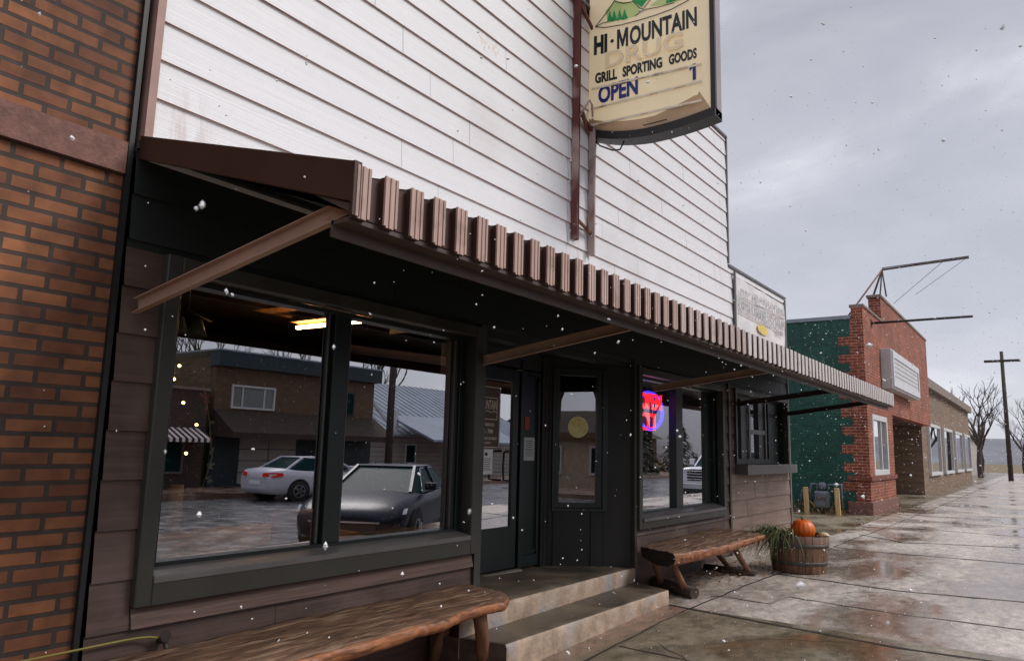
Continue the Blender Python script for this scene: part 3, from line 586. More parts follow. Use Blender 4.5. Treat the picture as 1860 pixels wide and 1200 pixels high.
# roof sheet, ribs run from the wall down to the front edge
prev = None
for (x, h) in prof:
    cur = [bm.verts.new((x, 3.79, zW-.03+h)), bm.verts.new((x, yF, zF1-.03+h)), bm.verts.new((x, 3.79, zW-.034)), bm.verts.new((x, yF, zF1-.036))]
    if prev:
        bm.faces.new((prev[0], cur[0], cur[1], prev[1])).material_index = 1 if h > 0 and prev[4] > 0 else 0
        bm.faces.new((prev[2], cur[2], cur[3], prev[3])).material_index = 2
    prev = cur+[h]
obj('roof_sheet', bm, [M['awn_brown'], M['awn_cream'], M['soffit']], AW, recalc=False)
# valance: recessed brown flats, raised ribs tan to cream, shine painted in with distance
bmr, bmt = bmesh.new(), bmesh.new(); rnd = random.Random(3)
box(bmr, AX0, AX1, yF-.002, yF+.004, zF0+.002, zF1-.02)
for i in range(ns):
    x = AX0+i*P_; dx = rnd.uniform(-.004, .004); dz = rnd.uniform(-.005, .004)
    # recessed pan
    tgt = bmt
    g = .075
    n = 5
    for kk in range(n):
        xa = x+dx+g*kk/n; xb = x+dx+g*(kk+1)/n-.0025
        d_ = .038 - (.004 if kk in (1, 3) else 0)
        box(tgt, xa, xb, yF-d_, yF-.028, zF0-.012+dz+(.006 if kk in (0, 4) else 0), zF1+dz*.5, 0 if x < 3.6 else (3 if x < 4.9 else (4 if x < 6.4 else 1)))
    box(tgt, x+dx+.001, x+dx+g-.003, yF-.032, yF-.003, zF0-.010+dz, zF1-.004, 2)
obj('valance_pan', bmr, M['awn_brown'], AW); obj('valance_rib', bmt, [M['awn_tan'], M['awn_cream'], M['awn_brown'], mat('awn_tan_shine', (.58, .42, .36), .5, .2, (60, 5, .8), stain=(.26, .17, .14), st_sc=6, st_thr=.57, st_amt=.5), mat('awn_pale_shine', (.72, .58, .52), .5, .18, (60, 5, .8), stain=(.36, .26, .22), st_sc=6, st_thr=.58, st_amt=.5)], AW)
bm = bmesh.new(); prism(bm, [(AX0-.012, 3.79, zW+.03), (AX0-.012, yF-.03, zF1+.012), (AX0-.012, yF-.03, zF1-.155), (AX0-.012, 3.79, zW-.10)], (.012, 0, 0)); bevel(bm, .003, 1)
box(bm, AX0-.018, AX0+.02, yF-.035, yF-.022, zF0-.006, zF1+.012)
obj('end_cap', bm, M['awn_brown'], AW)
bm = bmesh.new(); prism(bm, [(AX0-.002, 3.3, zW-.243), (AX0-.002, yF, zF1-.15), (AX0-.002, yF, zF1-.185), (AX0-.002, 3.0, zW-.235)], (.05, 0, 0))
box(bm, AX0, AX1, yF+.0, yF+.10, zF0-.022, zF0-.004); box(bm, AX0, AX1, yF+.09, yF+.105, zF0-.07, zF0-.004)
obj('front_flange', bm, mat('flange_brown', (.085, .058, .048), .5, .25), AW)
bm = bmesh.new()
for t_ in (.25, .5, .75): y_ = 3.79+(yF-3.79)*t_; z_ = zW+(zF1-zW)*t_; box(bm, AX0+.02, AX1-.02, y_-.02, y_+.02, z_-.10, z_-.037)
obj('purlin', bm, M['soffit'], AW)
for i, (sx, zw_) in enumerate(((1.92, 2.165), (4.81, 2.19), (8.11, 2.215), (11.11, 2.22), (13.74, 2.20))):
    bm = bmesh.new(); a = Vector((sx, 3.765, zw_)); b = Vector((sx+.0, 2.16, 2.425))
    obox(bm, a, b, .006, .072); 
    up = Vector((0, 0, .036)); obox(bm, a+up+Vector((-.014, 0, 0)), b+up+Vector((-.014, 0, 0)), .034, .004); obox(bm, a-up+Vector((-.014, 0, 0)), b-up+Vector((-.014, 0, 0)), .034, .004)
    for t_ in (.06, .3, .62, .9):
        p = a.lerp(b, t_); lathe(bm, [(.001, -.005), (.006, -.004), (.006, 0)], (p.x-.002, p.y, p.z), 8, axis='x')
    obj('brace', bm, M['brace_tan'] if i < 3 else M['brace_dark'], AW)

# ================================================================ LEFT BRICK NEIGHBOUR
LB = empty('brick_building', (-4, 6, 0), 'orange brick building adjoining the left end of the white shopfront', 'building')
bm = B((-14, 1.80, 3.83, 12, -.2, 7.2)); obj('wall', bm, M['brick_orange'], LB)
obj('corner_strip', B((1.80, 1.826, 3.80, 3.87, -.2, 7.2)), M['sign_black'], LB)
obj('stone_band', B((-14, 1.795, 3.79, 3.85, -.15, .25), (-14, 1.795, 3.80, 3.85, 2.85, 3.02)), M['stone_base'], LB)
fr = bmesh.new(); ring(fr, -4.4, .45, .75, 2.5, .09, 3.78, 3.86); f_ = obj('window', fr, M['dark_trim'], LB)
obj('pane', B((-4.32, .37, 3.82, 3.826, .84, 2.41)), M['pane'], f_)

# ================================================================ RIGHT BRICK BUILDING WITH GREEN SIDE WALL
NB = empty('brick_building', (24, 8, .13), 'red brick building with green painted side wall and stepped parapet past the alley', 'building')
NX, NY = 19.13, 3.39
bm = bmesh.new(); box(bm, NX, NX+.35, NY+.26, 16, .1, 4.77); obj('side_wall', bm, M['brick_red_side'], NB)
bm = bmesh.new()
# front pier with window opening (19.70..21.85, 1.06..2.50)
x0w, x1w, z0w, z1w = 19.72, 21.75, 1.03, 2.50; XP = 22.65
for a in ((NX, x0w, NY, NY+.26, .43, 5.05), (x1w, XP, NY, NY+.26, .43, 2.62), (x0w, x1w, NY, NY+.26, .43, z0w-.0), (x0w, x1w, NY, NY+.26, z1w, 2.62), (x0w, 31, NY, NY+.26, 2.62, 5.05), (21.7, 31, NY, NY+.3, 5.05, 5.74)): box(bm, *a)
bmesh.ops.remove_doubles(bm, verts=bm.verts, dist=.0001)
FWo = obj('front_wall', bm, [M['brick_red'], M['brick_red_side']], NB)
for p in FWo.data.polygons:
    if abs(p.normal.x) > .9: p.material_index = 1
bm = B((NX+.0, 21.70, NY-.03, NY+.30, 5.05, 5.12), (21.66, 31, NY-.03, NY+.34, 5.74, 5.82)); obj('parapet_coping', bevel(bm, .008, 1), M['stone_cap'], NB)
obj('stone_plinth', bevel(B((NX-.04, XP+.02, NY-.04, NY+.5, .05, .43)), .008, 1), M['stone_base'], NB)
obj('stone_sill', bevel(B((NX-.05, XP+.03, NY-.05, NY+.5, .91, 1.02)), .008, 1), M['stone_sill'], NB)
# green paint with toothed edge
bm = bmesh.new(); pts = [(16, .14)]; z = .14; yi, yo = 3.97, 3.70
edge = [(4.05, .14)]; z = .45; k = 0
while z < 4.55:
    edge += [((yi+random.uniform(-.02, .02)) if k % 2 else (yo+random.uniform(-.03, .03)), z)]
    edge += [(edge[-1][0], min(z+.216, 4.77))]; z += .216; k += 1
edge.append((edge[-1][0], 4.77))
prev = None
for (a, za), (b, zb_) in zip(edge, edge[1:]):
    if zb_-za > .001: quad(bm, (NX-.004, a, za), (NX-.004, 16, za), (NX-.004, 16, zb_), (NX-.004, b, zb_))
obj('green_paint_panel', bm, M['green_paint'], NB)
obj('flashing', B((NX-.03, NX+.4, NY+.27, 16, 4.77, 4.86)), M['flashing'], NB)
obj('roof', B((NX+.35, 31, NY+.3, 16, 4.5, 4.6)), M['shingle'], NB)
fr = bmesh.new(); ring(fr, x0w, x1w, z0w, z1w, .13, NY-.01, NY+.12); box(fr, 20.95, 21.03, NY+.02, NY+.1, 1.16, 2.37); wN = obj('window', bevel(fr, .005, 1), M['white_paint'], NB)
obj('pane', B((x0w+.13, x1w-.13, NY+.06, NY+.066, 1.16, 2.37)), M['pane_door'], wN)
obj('window_display', B((x0w+.13, 20.8, NY+.14, NY+.16, 1.2, 2.3)), mat('poster', (.42, .36, .40), .6, .5, (4, 4, 4)), wN)
# recessed shopfront beyond the pier
obj('recessed_wall', B((XP, 31, NY+1.4, NY+1.5, .1, 2.62), (XP-.1, XP, NY+.26, NY+1.5, .1, 2.62), (XP, 31, NY+.26, NY+1.5, 2.58, 2.62)), M['brick_dark'], NB)
bm = bmesh.new(); 
for z_ in (.30, 1.15, 1.62, 2.05): box(bm, XP+.02, 27, NY+1.28, NY+1.4, z_, z_+.07)
obj('white_trim', bm, M['white_paint'], NB)
obj('display_board', B((XP+.05, 26.5, NY+1.33, NY+1.39, 1.22, 1.60), (XP+.05, 26.5, NY+1.33, NY+1.39, 1.69, 2.04)), mat('board_tan', (.36, .25, .15), .7, .3), NB)
# box sign on it
BS = empty('wall_sign', (23, NY, 3.2), 'grey framed white box sign fixed on the red brick front', 'sign')
bm = bmesh.new(); x0, x1, z0, z1 = 21.25, 26.2, 3.24, 4.28; box(bm, x0, x1, NY-.26, NY-.003, z0, z1); obj('cabinet', bevel(bm, .01, 1), mat('sign_grey', (.52, .52, .53), .5, .1), BS)
bm = bmesh.new(); ring(bm, x0+.06, x1-.06, z0+.06, z1-.06, .16, NY-.30, NY-.262); obj('rim', bm, mat('rim_grey', (.66, .66, .68), .5, .1), BS)
bm = bmesh.new(); box(bm, x0+.22, x1-.22, NY-.275, NY-.262, z0+.22, z1-.22); 
obj('face', bm, M['white_paint'], BS); bm = bmesh.new()
for k in range(1, 5): box(bm, x0+.22, x1-.22, NY-.28, NY-.276, z0+.22+k*.12, z0+.235+k*.12)
obj('panel_line', bm, M['sill_grey'], BS)
# rooftop frame and rods
RF = empty('rooftop_sign_frame', (22, 3.3, 5.8), 'rusty rod frame with projecting arm on the brick parapet', 'sign frame')
bm = bmesh.new(); top = Vector((22.0, 3.35, 6.56))
tube(bm, [top, (22.0, 2.4, 6.60), (22.0, 1.3, 6.64)], .028, 6); tube(bm, [top+Vector((0, 0, .05)), (22.0, 2.4, 6.64), (22.0, 1.3, 6.68)], .012, 6)
tube(bm, [top, (22.0, 3.62, 5.80)], .028, 6); tube(bm, [top, (22.0, 3.28, 5.80)], .02, 6); tube(bm, [top, (21.9, 3.42, 5.8)], .02, 6)
obj('arm', bm, mat('frame_grey', (.12, .10, .10), .6, .3), RF)
bm = bmesh.new(); e1 = Vector((19.3, 3.75, 4.86)); tube(bm, [top, top.lerp(e1, .35), e1], .022, 6); tube(bm, [(20.4, 3.6, 5.12), (19.6, 3.55, 4.86)], .012, 5); obj('stay', bm, M['rust'], RF)
bm = bmesh.new(); tube(bm, [(22.0, 1.4, 6.6), (22.3, 2.6, 5.85)], .006, 4); tube(bm, [(22.0, 1.9, 6.6), (23.3, 3.3, 5.83)], .006, 4); obj('guy_wire', bm, M['iron'], RF)
bm = bmesh.new(); tube(bm, [(20.2, NY+.02, 4.80), (20.2, 1.2, 4.80)], .03, 8); box(bm, 20.14, 20.26, NY-.02, NY-.002, 4.7, 4.9)
tag(obj('sign_rod', bm, M['iron']), 'black iron rod sticking out of the red brick front', 'rod')
# further row to the right
FR = empty('shop_row', (40, 8, 0), 'low tan brick shop row far down the sidewalk', 'building')
obj('wall', B((31.0, 52, 3.7, 15, 0, 4.4)), mat('tan_brick', (.22, .15, .10), .8, .3, (1, 1, 8)), FR)
bm = bmesh.new()
for x_ in (32.5, 37.5, 42.5, 47.5): ring(bm, x_, x_+3.6, .8, 2.8, .12, 3.6, 3.75)
FRw = obj('window_frame', bm, M['white_paint'], FR)
bm = bmesh.new()
for x_ in (32.5, 37.5, 42.5, 47.5): box(bm, x_+.12, x_+3.48, 3.66, 3.67, .92, 2.68)
obj('pane', bm, M['pane'], FR); obj('cornice', B((31, 52, 3.5, 3.72, 4.15, 4.5)), M['stone_cap'], FR)

# ================================================================ HANGING SIGN
SX = 6.60
def S(px, py, dx=0): v = onX(px, py, SX); return Vector((SX-dx, v.y, v.z))
HS = empty('hanging_sign', (SX+.07, 3.1, 4.7), 'cream blade sign with curved bottom hanging from the white wall, lettered HI-MOUNTAIN', 'sign')
ztop = 7.35
arc = lambda y: 4.675 + (max(0, y-3.02)/.80)**2*.17 + (max(0, 3.02-y)/.64)**2*.055
ys = [3.83-i*(3.83-2.385)/24 for i in range(25)]
loop = [(SX, y, arc(y)) for y in ys] + [(SX, 2.385, ztop), (SX, 3.83, ztop)]
bm = bmesh.new(); prism(bm, loop, (.16, 0, 0)); obj('cabinet', bm, M['sign_edge'], HS)
bm = bmesh.new()  # black rim and underside
rim = [(SX-.03, y, arc(y)-.012) for y in ys]+[(SX-.03, y, arc(y)+.075) for y in ys[::-1]]
prism(bm, rim, (.20, 0, 0)); box(bm, SX-.028, SX+.17, 3.80, 3.845, 4.86, ztop); box(bm, SX-.028, SX+.012, 2.378, 2.425, arc(2.4)+.07, ztop)
obj('rim', bm, M['sign_black'], HS)
bm = bmesh.new(); fy0, fy1 = 3.80, 2.43; n = 24
fz = lambda y: arc(y)+.075
gy = [fy0-(fy0-fy1)*i/n for i in range(n+1)]
outer = [Vector((SX-.012, y, fz(y))) for y in gy]
inner = [Vector((SX-.055, max(2.53, min(3.765, y)), fz(y)+(.10 if y > 3.0 else .10+.09*min(1, (3.0-y)/.5)))) for y in gy]
inner[-1].z = inner[-1].z-.0
topo = [Vector((SX-.055, v.y, ztop)) for v in inner]
for i in range(n):
    a = [bm.verts.new(v) for v in (outer[i], outer[i+1], inner[i+1], inner[i])]; bm.faces.new(a).material_index = 1
    a = [bm.verts.new(v) for v in (inner[i], inner[i+1], topo[i+1], topo[i])]; bm.faces.new(a).material_index = 0
for (o_, i_) in ((outer[0], inner[0]), (outer[-1], inner[-1])):
    quad(bm, o_, i_, (i_.x, i_.y, ztop), (o_.x, o_.y, ztop), mi=0)
box(bm, SX-.058, SX-.054, 2.60, 2.545, 4.95, ztop)
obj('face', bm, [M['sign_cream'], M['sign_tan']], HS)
XF = SX-.056
def SF(px, py): v = onX(px, py, XF); return Vector((XF, v.y, v.z))
def sign_text(s, pl, plt, pr, m_, name, depth=.004, bold=.012, dx=0):
    """pl lower-left pixel, plt upper-left pixel, pr lower-right pixel as measured"""
    a, t, r = SF(*pl), SF(*plt), SF(*pr); a.x -= dx
    f_ = frame(a, (0, r.y-a.y, r.z-a.z), (0, 0, 1)); wd = ((r.y-a.y)**2+(r.z-a.z)**2)**.5
    return obj(name, text_bm(s, wd, t.z-a.z, f_, depth, bold), m_, HS)
t1 = (SF(1079, 68)-SF(1079, 101)).z
sign_text('HI', (1079, 101), (1079, 67), (1103, 96), M['letter_black'], 'lettering', bold=.05)
sign_text('OUNTAIN', (1144, 84), (1144, 50), (1266, 48), M['letter_black'], 'lettering', bold=.03)
bm = bmesh.new(); a, t, q = SF(1121, 90), SF(1121, 55), SF(1141, 85); mw = a.y-q.y; hh = t.z-a.z; sl = (q.z-a.z)
prism(bm, [(XF-.004, a.y-mw*u, a.z+sl*u+hh*v) for u, v in ((0, 0), (0, 1), (.24, 1), (.5, .42), (.76, 1), (1, 1), (1, 0), (.80, 0), (.80, .62), (.56, .08), (.44, .08), (.20, .62), (.20, 0))], (.004, 0, 0))
obj('lettering', bm, M['letter_black'], HS)
bm = bmesh.new(); c = SF(1112, 75); lathe(bm, [(.02, -.004), (.02, 0)], (XF, c.y, c.z), 14, axis='x'); obj('lettering', bm, M['letter_black'], HS)
sign_text('DRUG', (1101, 126), (1101, 97), (1241, 88), M['emboss'], 'embossed_lettering', .022, .02)
sign_text('GRILL', (1081, 153), (1081, 134), (1121, 144), M['letter_black'], 'lettering', bold=.042)
sign_text('SPORTING', (1131, 141), (1131, 122), (1203, 123), M['letter_black'], 'lettering', bold=.042)
sign_text('GOODS', (1215, 119), (1215, 100), (1266, 106), M['letter_black'], 'lettering', bold=.042)
sign_text('OPEN', (1087, 190), (1087, 158), (1159, 172), M['letter_blue'], 'changeable_letter', .003, .035, .004)
bm = bmesh.new(); q = SF(1261, 146); box(bm, XF-.010, XF-.006, q.y-.02, q.y+.012, q.z, q.z+.17); prism(bm, [(XF-.010, q.y+.012, q.z+.17), (XF-.010, q.y+.045, q.z+.135), (XF-.010, q.y+.045, q.z+.108), (XF-.010, q.y+.012, q.z+.13)], (.003, 0, 0)); obj('changeable_letter', bm, M['letter_blue'], HS)
for (a, b) in (((1075, 163), (1275, 117)), ((1073, 199), (1275, 148)), ((1071, 229), (1275, 183))):
    bm = bmesh.new(); p, q = SF(*a), SF(*b); obox(bm, p+Vector((-.006, 0, 0)), q+Vector((-.006, 0, 0)), .012, .022)
    for k in range(5):
        t_ = random.random()*.85; u = p.lerp(q, t_); v = p.lerp(q, t_+.07); obox(bm, u+Vector((-.013, 0, -.008)), v+Vector((-.013, 0, -.008)), .003, .008, mi=1)
    obj('letter_rail', bm, [M['rail_clear'], M['sign_tan']], HS)
bm = bmesh.new(); p, q = SF(1168, 231), SF(1212, 220); 
bm = bmesh.new(); obox(bm, p+Vector((-.014, 0, .01)), q+Vector((-.014, 0, .01)), .003, .012); obj('maker_line', bm, M['sign_black'], HS)
# mountain drawing
def poly_on_face(bm, pts, dx, mi=0):
    vs = [bm.verts.new((XF-dx, SF(*p).y, SF(*p).z)) for p in pts]; bm.faces.new(vs).material_index = mi
def line_on_face(bm, pts, w_, dx):
    P3 = [Vector((XF-dx, SF(*p).y, SF(*p).z)) for p in pts]
    for a, b in zip(P3, P3[1:]): obox(bm, a, b+(b-a).normalized()*w_*.3, w_, .004, up=(1, 0, 0))
bm = bmesh.new()
poly_on_face(bm, [(1100, 20), (1117, 3), (1146, 5), (1168, 18), (1152, 31), (1104, 42)], .003, 0)
poly_on_face(bm, [(1180, 12), (1205, -8), (1228, -10), (1245, -2), (1215, 8)], .003, 0)
poly_on_face(bm, [(1146, -5), (1185, -20), (1178, -2), (1166, 14), (1150, 4)], .005, 1)
for bx in (1108, 1116, 1126, 1135): poly_on_face(bm, [(bx-5, 41-(bx-1108)*.12), (bx-2, 26-(bx-1108)*.1), (bx, 20-(bx-1108)*.1), (bx+3, 30-(bx-1108)*.1), (bx+6, 38-(bx-1108)*.14)], .007, 1)
for bx in (1214, 1222, 1230, 1238): poly_on_face(bm, [(bx-4, 7-(bx-1214)*.3), (bx-2, -6-(bx-1214)*.2), (bx, -12-(bx-1214)*.2), (bx+3, -5-(bx-1214)*.2), (bx+6, 4-(bx-1214)*.3)], .007, 1)
obj('mountain_artwork', bm, [M['green_lt'], M['green_dk']], HS)
bm = bmesh.new()
line_on_face(bm, [(1082, 50), (1092, 37), (1105, 20), (1118, 0), (1130, -18), (1150, -34)], .008, .008)
line_on_face(bm, [(1082, 50), (1100, 51), (1130, 46), (1160, 38), (1190, 29), (1220, 18), (1250, 2), (1262, -8)], .008, .008)
line_on_face(bm, [(1082, 50), (1095, 43), (1104, 41)], .007, .008); line_on_face(bm, [(1154, 30), (1166, 22), (1174, 18), (1196, 14), (1225, 6)], .007, .008)
line_on_face(bm, [(1117, 3), (1132, 7), (1150, 4), (1162, 15), (1168, 18), (1176, 8), (1186, -6)], .007, .008)
obj('artwork_outline', bm, M['letter_black'], HS)
# cables and stubs between sign and wall
bm = bmesh.new(); pts = [(6.28, 3.75, 4.9), (6.30, 3.62, 5.08), (6.42, 3.66, 5.08), (6.55, 3.72, 4.95), (6.62, 3.75, 4.82)]; tube(bm, pts, .012, 6); obj('conduit', bm, M['awn_tan'], HS)
bm = bmesh.new(); a, b = S(1072, 252), S(1132, 261); tube(bm, [a+Vector((.05, 0, .02)), S(1090, 265), S(1112, 273), S(1126, 272), b, S(1133, 256)], .009, 6)
box(bm, SX-.02, SX+.1, 3.80, 3.96, 4.80, 4.86); box(bm, SX-.03, SX+.05, 3.70, 3.80, 4.80, 4.9); obj('cable', bm, M['black_plastic'], HS)
for a_, b_ in (((6.35, 3.74, 6.22), (6.66, 3.84, 6.12)), ((6.30, 3.70, 4.95), (6.66, 3.82, 4.82))): bm = bmesh.new(); obox(bm, a_, b_, .03, .05); obj('hanger', bm, M['rust'], HS)
# mounting channels on the wall
MF = empty('sign_mounting_frame', (6.4, 3.76, 3.6), 'pair of rusty red steel channels bolted to the white siding beside the sign', 'bracket')
for x_, zb_, w_ in ((6.215, 3.59, .085), (6.56, 3.50, .075)):
    bm = bmesh.new(); box(bm, x_, x_+.012, 3.70, 3.775, zb_, 6.9); box(bm, x_+.012, x_+w_, 3.765, 3.777, zb_, 6.9); box(bm, x_+w_-.008, x_+w_, 3.73, 3.765, zb_, 6.9); obj('channel', bm, M['rust_red'] if x_ < 6.4 else M['pale_steel'], MF)
bm = bmesh.new(); obox(bm, (6.30, 3.74, 3.80), (6.58, 3.74, 3.72), .02, .03); obox(bm, (6.32, 3.72, 3.77), (6.5, 3.72, 3.72), .02, .012); tube(bm, [(6.42, 3.70, 3.70), (6.42, 3.70, 3.86)], .012, 6); obj('turnbuckle', bm, M['rust'], MF)
for a_, b_ in (((6.29, 3.74, 6.20), (6.60, 3.74, 6.02)), ((6.29, 3.74, 4.97), (6.60, 3.74, 4.87))): bm = bmesh.new(); obox(bm, a_, b_, .025, .035); obj('cross_strut', bm, M['rust_red'], MF)

# ================================================================ BANNER
BN = empty('banner', (12.4, 3.76, 3.4), 'faded white burgers and shakes banner at the low end of the white siding', 'banner')
bm = bmesh.new(); nx, nz = 40, 18; g = []
for i in range(nx+1):
    row = []
    for j in range(nz+1):
        u, v = i/nx, j/nz; x = 11.10+u*2.62; zt = 4.20+.02*math.cos(u*9)-.05*math.sin(min(1, max(0, (u-.55)/.45))*math.pi); zb_ = 3.38+.03*u
        z = zb_+(zt-zb_)*v
        d = .012+.014*abs(noise.noise((u*7, v*2.5, 2)))+.02*max(0, math.sin(u*12+v*4))*v
        row.append(bm.verts.new((x, 3.765-d, z)))
    g.append(row)
for i in range(nx):
    for j in range(nz): bm.faces.new((g[i][j], g[i+1][j], g[i+1][j+1], g[i][j+1])).smooth = True
obj('cloth', bm, M['banner'], BN, recalc=False)
def ftext(s, x, z, wd, h, m_, par, name='lettering', y=3.72, rz=0, bold=.01): return obj(name, text_bm(s, wd, h, frame((x, y, z), (math.cos(rz), 0, math.sin(rz)), (0, 0, 1)), .003, bold), m_, par)
ftext('HI-MOUNTAIN', 11.9, 3.95, 1.75, .13, M['banner_ink'], BN, bold=-.01); ftext('BURGERS-SHAKES-ICE CREAM', 11.17, 3.68, 2.45, .20, M['banner_ink'], BN, bold=.0)
ftext('AVAILABLE AT', 11.2, 3.98, .5, .05, M['banner_ink'], BN); ftext('GRILL', 13.1, 3.56, .4, .08, M['banner_ink'], BN)
obj('print_stripe', B((11.15, 13.66, 3.724, 3.728, 3.905, 3.92), (11.15, 13.66, 3.724, 3.728, 3.63, 3.645)), M['banner_pink'], BN)
bm = bmesh.new(); lathe(bm, [(.19, -.003), (.19, 0)], (12.35, 3.727, 3.52), 20, axis='y')
for v in bm.verts: v.co.z = 3.53+(v.co.z-3.52)*.42+(v.co.x-12.35)*-.02; v.co.x = 12.35+(v.co.x-12.35)*1.5
obj('print_spot', bm, M['banner_yellow'], BN)
obj('batten', B((11.05, 11.10, 3.74, 3.765, 3.33, 4.27), (13.72, 13.75, 3.74, 3.765, 3.36, 4.24), (11.05, 13.75, 3.73, 3.765, 3.34, 3.375)), M['sill_grey'], BN)

# ================================================================ NOTICES ON GLASS
dy = DY-.002; fr_x = lambda px, py, y=DY: onY(px, py, y).x; fr_z = lambda px, py, y=DY: onY(px, py, y).z
HD = empty('hours_sign', (5.83, dy, 1.5), 'dark opening hours sign with pale lettering on the door glass', 'sign')
hx0, hx1, hz0, hz1 = 5.57, fr_x(910, 760), fr_z(905, 814), fr_z(905, 702)
hy = DY+.012
obj('plate', B((hx0, hx1, hy, hy+.004, hz0, hz1)), M['decal'], HD)
bm = bmesh.new(); ring(bm, hx0+.008, hx1-.008, hz0+.008, hz1-.008, .007, hy-.002, hy); 
ring(bm, hx0+.05, hx1-.05, hz1-.335, hz1-.115, .007, hy-.002, hy)
pts = [(hx0+.05+(hx1-hx0-.1)*i/14, hy-.001, hz1-.255+.008*math.sin(i*1.7)) for i in range(15)]
for a, b in zip(pts, pts[1:]): obox(bm, a, b, .007, .003, up=(0, 1, 0))
obj('outline', bm, M['decal_line'], HD)
hw = hx1-hx0
for s_, xo, z_, w_, h_ in (('HI-MOUNTAIN', .065, hz1-.235, hw-.13, .095), ('HOURS OF OPERATION', .10, hz1-.40, hw-.2, .03), ('11 AM - 7PM', .12, hz1-.475, hw-.24, .045), ('MONDAY THROUGH SATURDAY', .05, hz1-.535, hw-.1, .03), ('CLOSED SUNDAY', .15, hz1-.575, hw-.3, .02)):
    obj('lettering', text_bm(s_, w_, h_, frame((hx0+xo, hy-.0005, z_), (1, 0, 0), (0, 0, 1)), .002, .01), M['decal_line'], HD)
N1 = empty('paper_notice', (5.72, hy, 1.2), 'white paper notice taped to the door glass below the hours sign', 'notice')
px1 = fr_x(896, 840); pz0, pz1 = fr_z(880, 861), fr_z(880, 815)
obj('sheet', B((px1-.215, px1, hy-.003, hy-.001, pz0, pz1)), M['paper'], N1)
bm = bmesh.new(); rnd = random.Random(5); box(bm, px1-.13, px1-.09, hy-.005, hy-.003, pz1-.065, pz1-.035)
for k in range(7): z_ = pz1-.095-k*.018; a_ = rnd.uniform(.02, .05); box(bm, px1-.215+a_, px1-a_, hy-.005, hy-.003, z_, z_+.005)
obj('print', bm, M['ink'], N1)
N2 = empty('paper_notice', (6.6, DY, 1.3), 'grey paper notice on the dark panel right of the door', 'notice')
qx0, qx1, qz0, qz1 = fr_x(950, 815), fr_x(969, 815), fr_z(960, 836), fr_z(960, 794)
obj('sheet', B((qx0, qx1, DY-.012, DY-.009, qz0, qz1)), M['paper_grey'], N2)
bm = bmesh.new()
for k in range(8): z_ = qz1-.04-k*.022; a_ = rnd.uniform(.02, .05); box(bm, qx0+a_, qx1-a_, DY-.014, DY-.012, z_, z_+.006)
obj('print', bm, M['ink'], N2)
bm = B((fr_x(952, 765), fr_x(960, 765), DY-.012, DY-.008, fr_z(955, 780), fr_z(955, 757)))
tag(obj('door_sticker', bm, M['red_sticker']), 'small red sticker above the grey paper notice by the door', 'sticker')
# round medallion on the angled window
s_, z_ = onA(1051, 775); rad = .118
MD = empty('round_medallion', AF @ Vector((s_, z_, 0)), 'round gold medallion stuck on the narrow angled window', 'sticker')
bm = bmesh.new(); lathe(bm, [(rad, -.026), (rad, -.022), (rad-.008, -.020)], (s_, z_, 0), 36)
for v in bm.verts: pass
bm2 = bmesh.new()
for k in range(36): a = 2*math.pi*k/36; 
bm.free(); bm = bmesh.new()
def disc(bm, s_, z_, r, d0, d1, seg=36):
    a = [bm.verts.new(AF @ Vector((s_+r*math.cos(2*math.pi*k/seg), z_+r*math.sin(2*math.pi*k/seg), d0))) for k in range(seg)]
    b = [bm.verts.new(AF @ Vector((s_+r*math.cos(2*math.pi*k/seg), z_+r*math.sin(2*math.pi*k/seg), d1))) for k in range(seg)]
    bm.faces.new(b); bm.faces.new(a[::-1])
    for k in range(seg): bm.faces.new((a[k], a[(k+1) % seg], b[(k+1) % seg], b[k]))
disc(bm, s_, z_, rad, -.028, -.020); obj('disc', bm, M['gold'], MD); bm2.free()
bm = bmesh.new()
for k in range(36):
    a0, a1 = 2*math.pi*k/36, 2*math.pi*(k+1)/36
    q = [AF @ Vector((s_+r*math.cos(a), z_+r*math.sin(a), -.0195)) for a, r in ((a0, rad-.004), (a1, rad-.004), (a1, rad-.012), (a0, rad-.012))]
    bm.faces.new([bm.verts.new(v) for v in q])
obj('rim_line', bm, mat('gold_line', (.95, .85, .5), .5, .2), MD)
# neon sign inside the right window
NS = empty('neon_open_sign', (8.1, 4.05, 1.7), 'lit blue ring and red neon open sign hanging inside the right shop window', 'neon sign')
ny = 4.0; c = onY(1180, 746, ny); rx = onY(1203, 746, ny).x-c.x; rz_ = c.z-onY(1180, 779, ny).z
bm = bmesh.new(); tube(bm, [(c.x+rx*math.cos(a), ny, c.z+rz_*math.sin(a)) for a in [2*math.pi*k/40 for k in range(41)]], .024, 8); obj('neon_ring', bm, M['neon_blue'], NS)
o = obj('neon_lettering', text_bm('OPEN', 2*rx*.80, .20, frame((c.x-rx*.86, ny-.02, c.z+.015), (1, 0, 0), (0, 0, 1)), .02, .012), M['neon_red'], NS)
bm = bmesh.new(); box(bm, c.x-rx*.8, c.x+rx*.35, ny-.02, ny, c.z-.24, c.z-.20); box(bm, c.x-rx*.8, c.x+rx*.35, ny-.02, ny, c.z-.07, c.z-.03); box(bm, c.x-rx*.2, c.x-rx*.1, ny-.02, ny, c.z-.2, c.z-.07); box(bm, c.x+rx*.25, c.x+rx*.35, ny-.02, ny, c.z-.2, c.z-.07)
obj('neon_panel', bm, M['neon_red'], NS)
bm = bmesh.new(); box(bm, c.x-rx, c.x+rx, ny+.035, ny+.06, c.z-rz_, c.z+rz_); tube(bm, [(c.x, ny+.04, c.z+rz_), (c.x, ny+.04, 2.9)], .004, 4); obj('backing', bm, M['black_plastic'], NS)

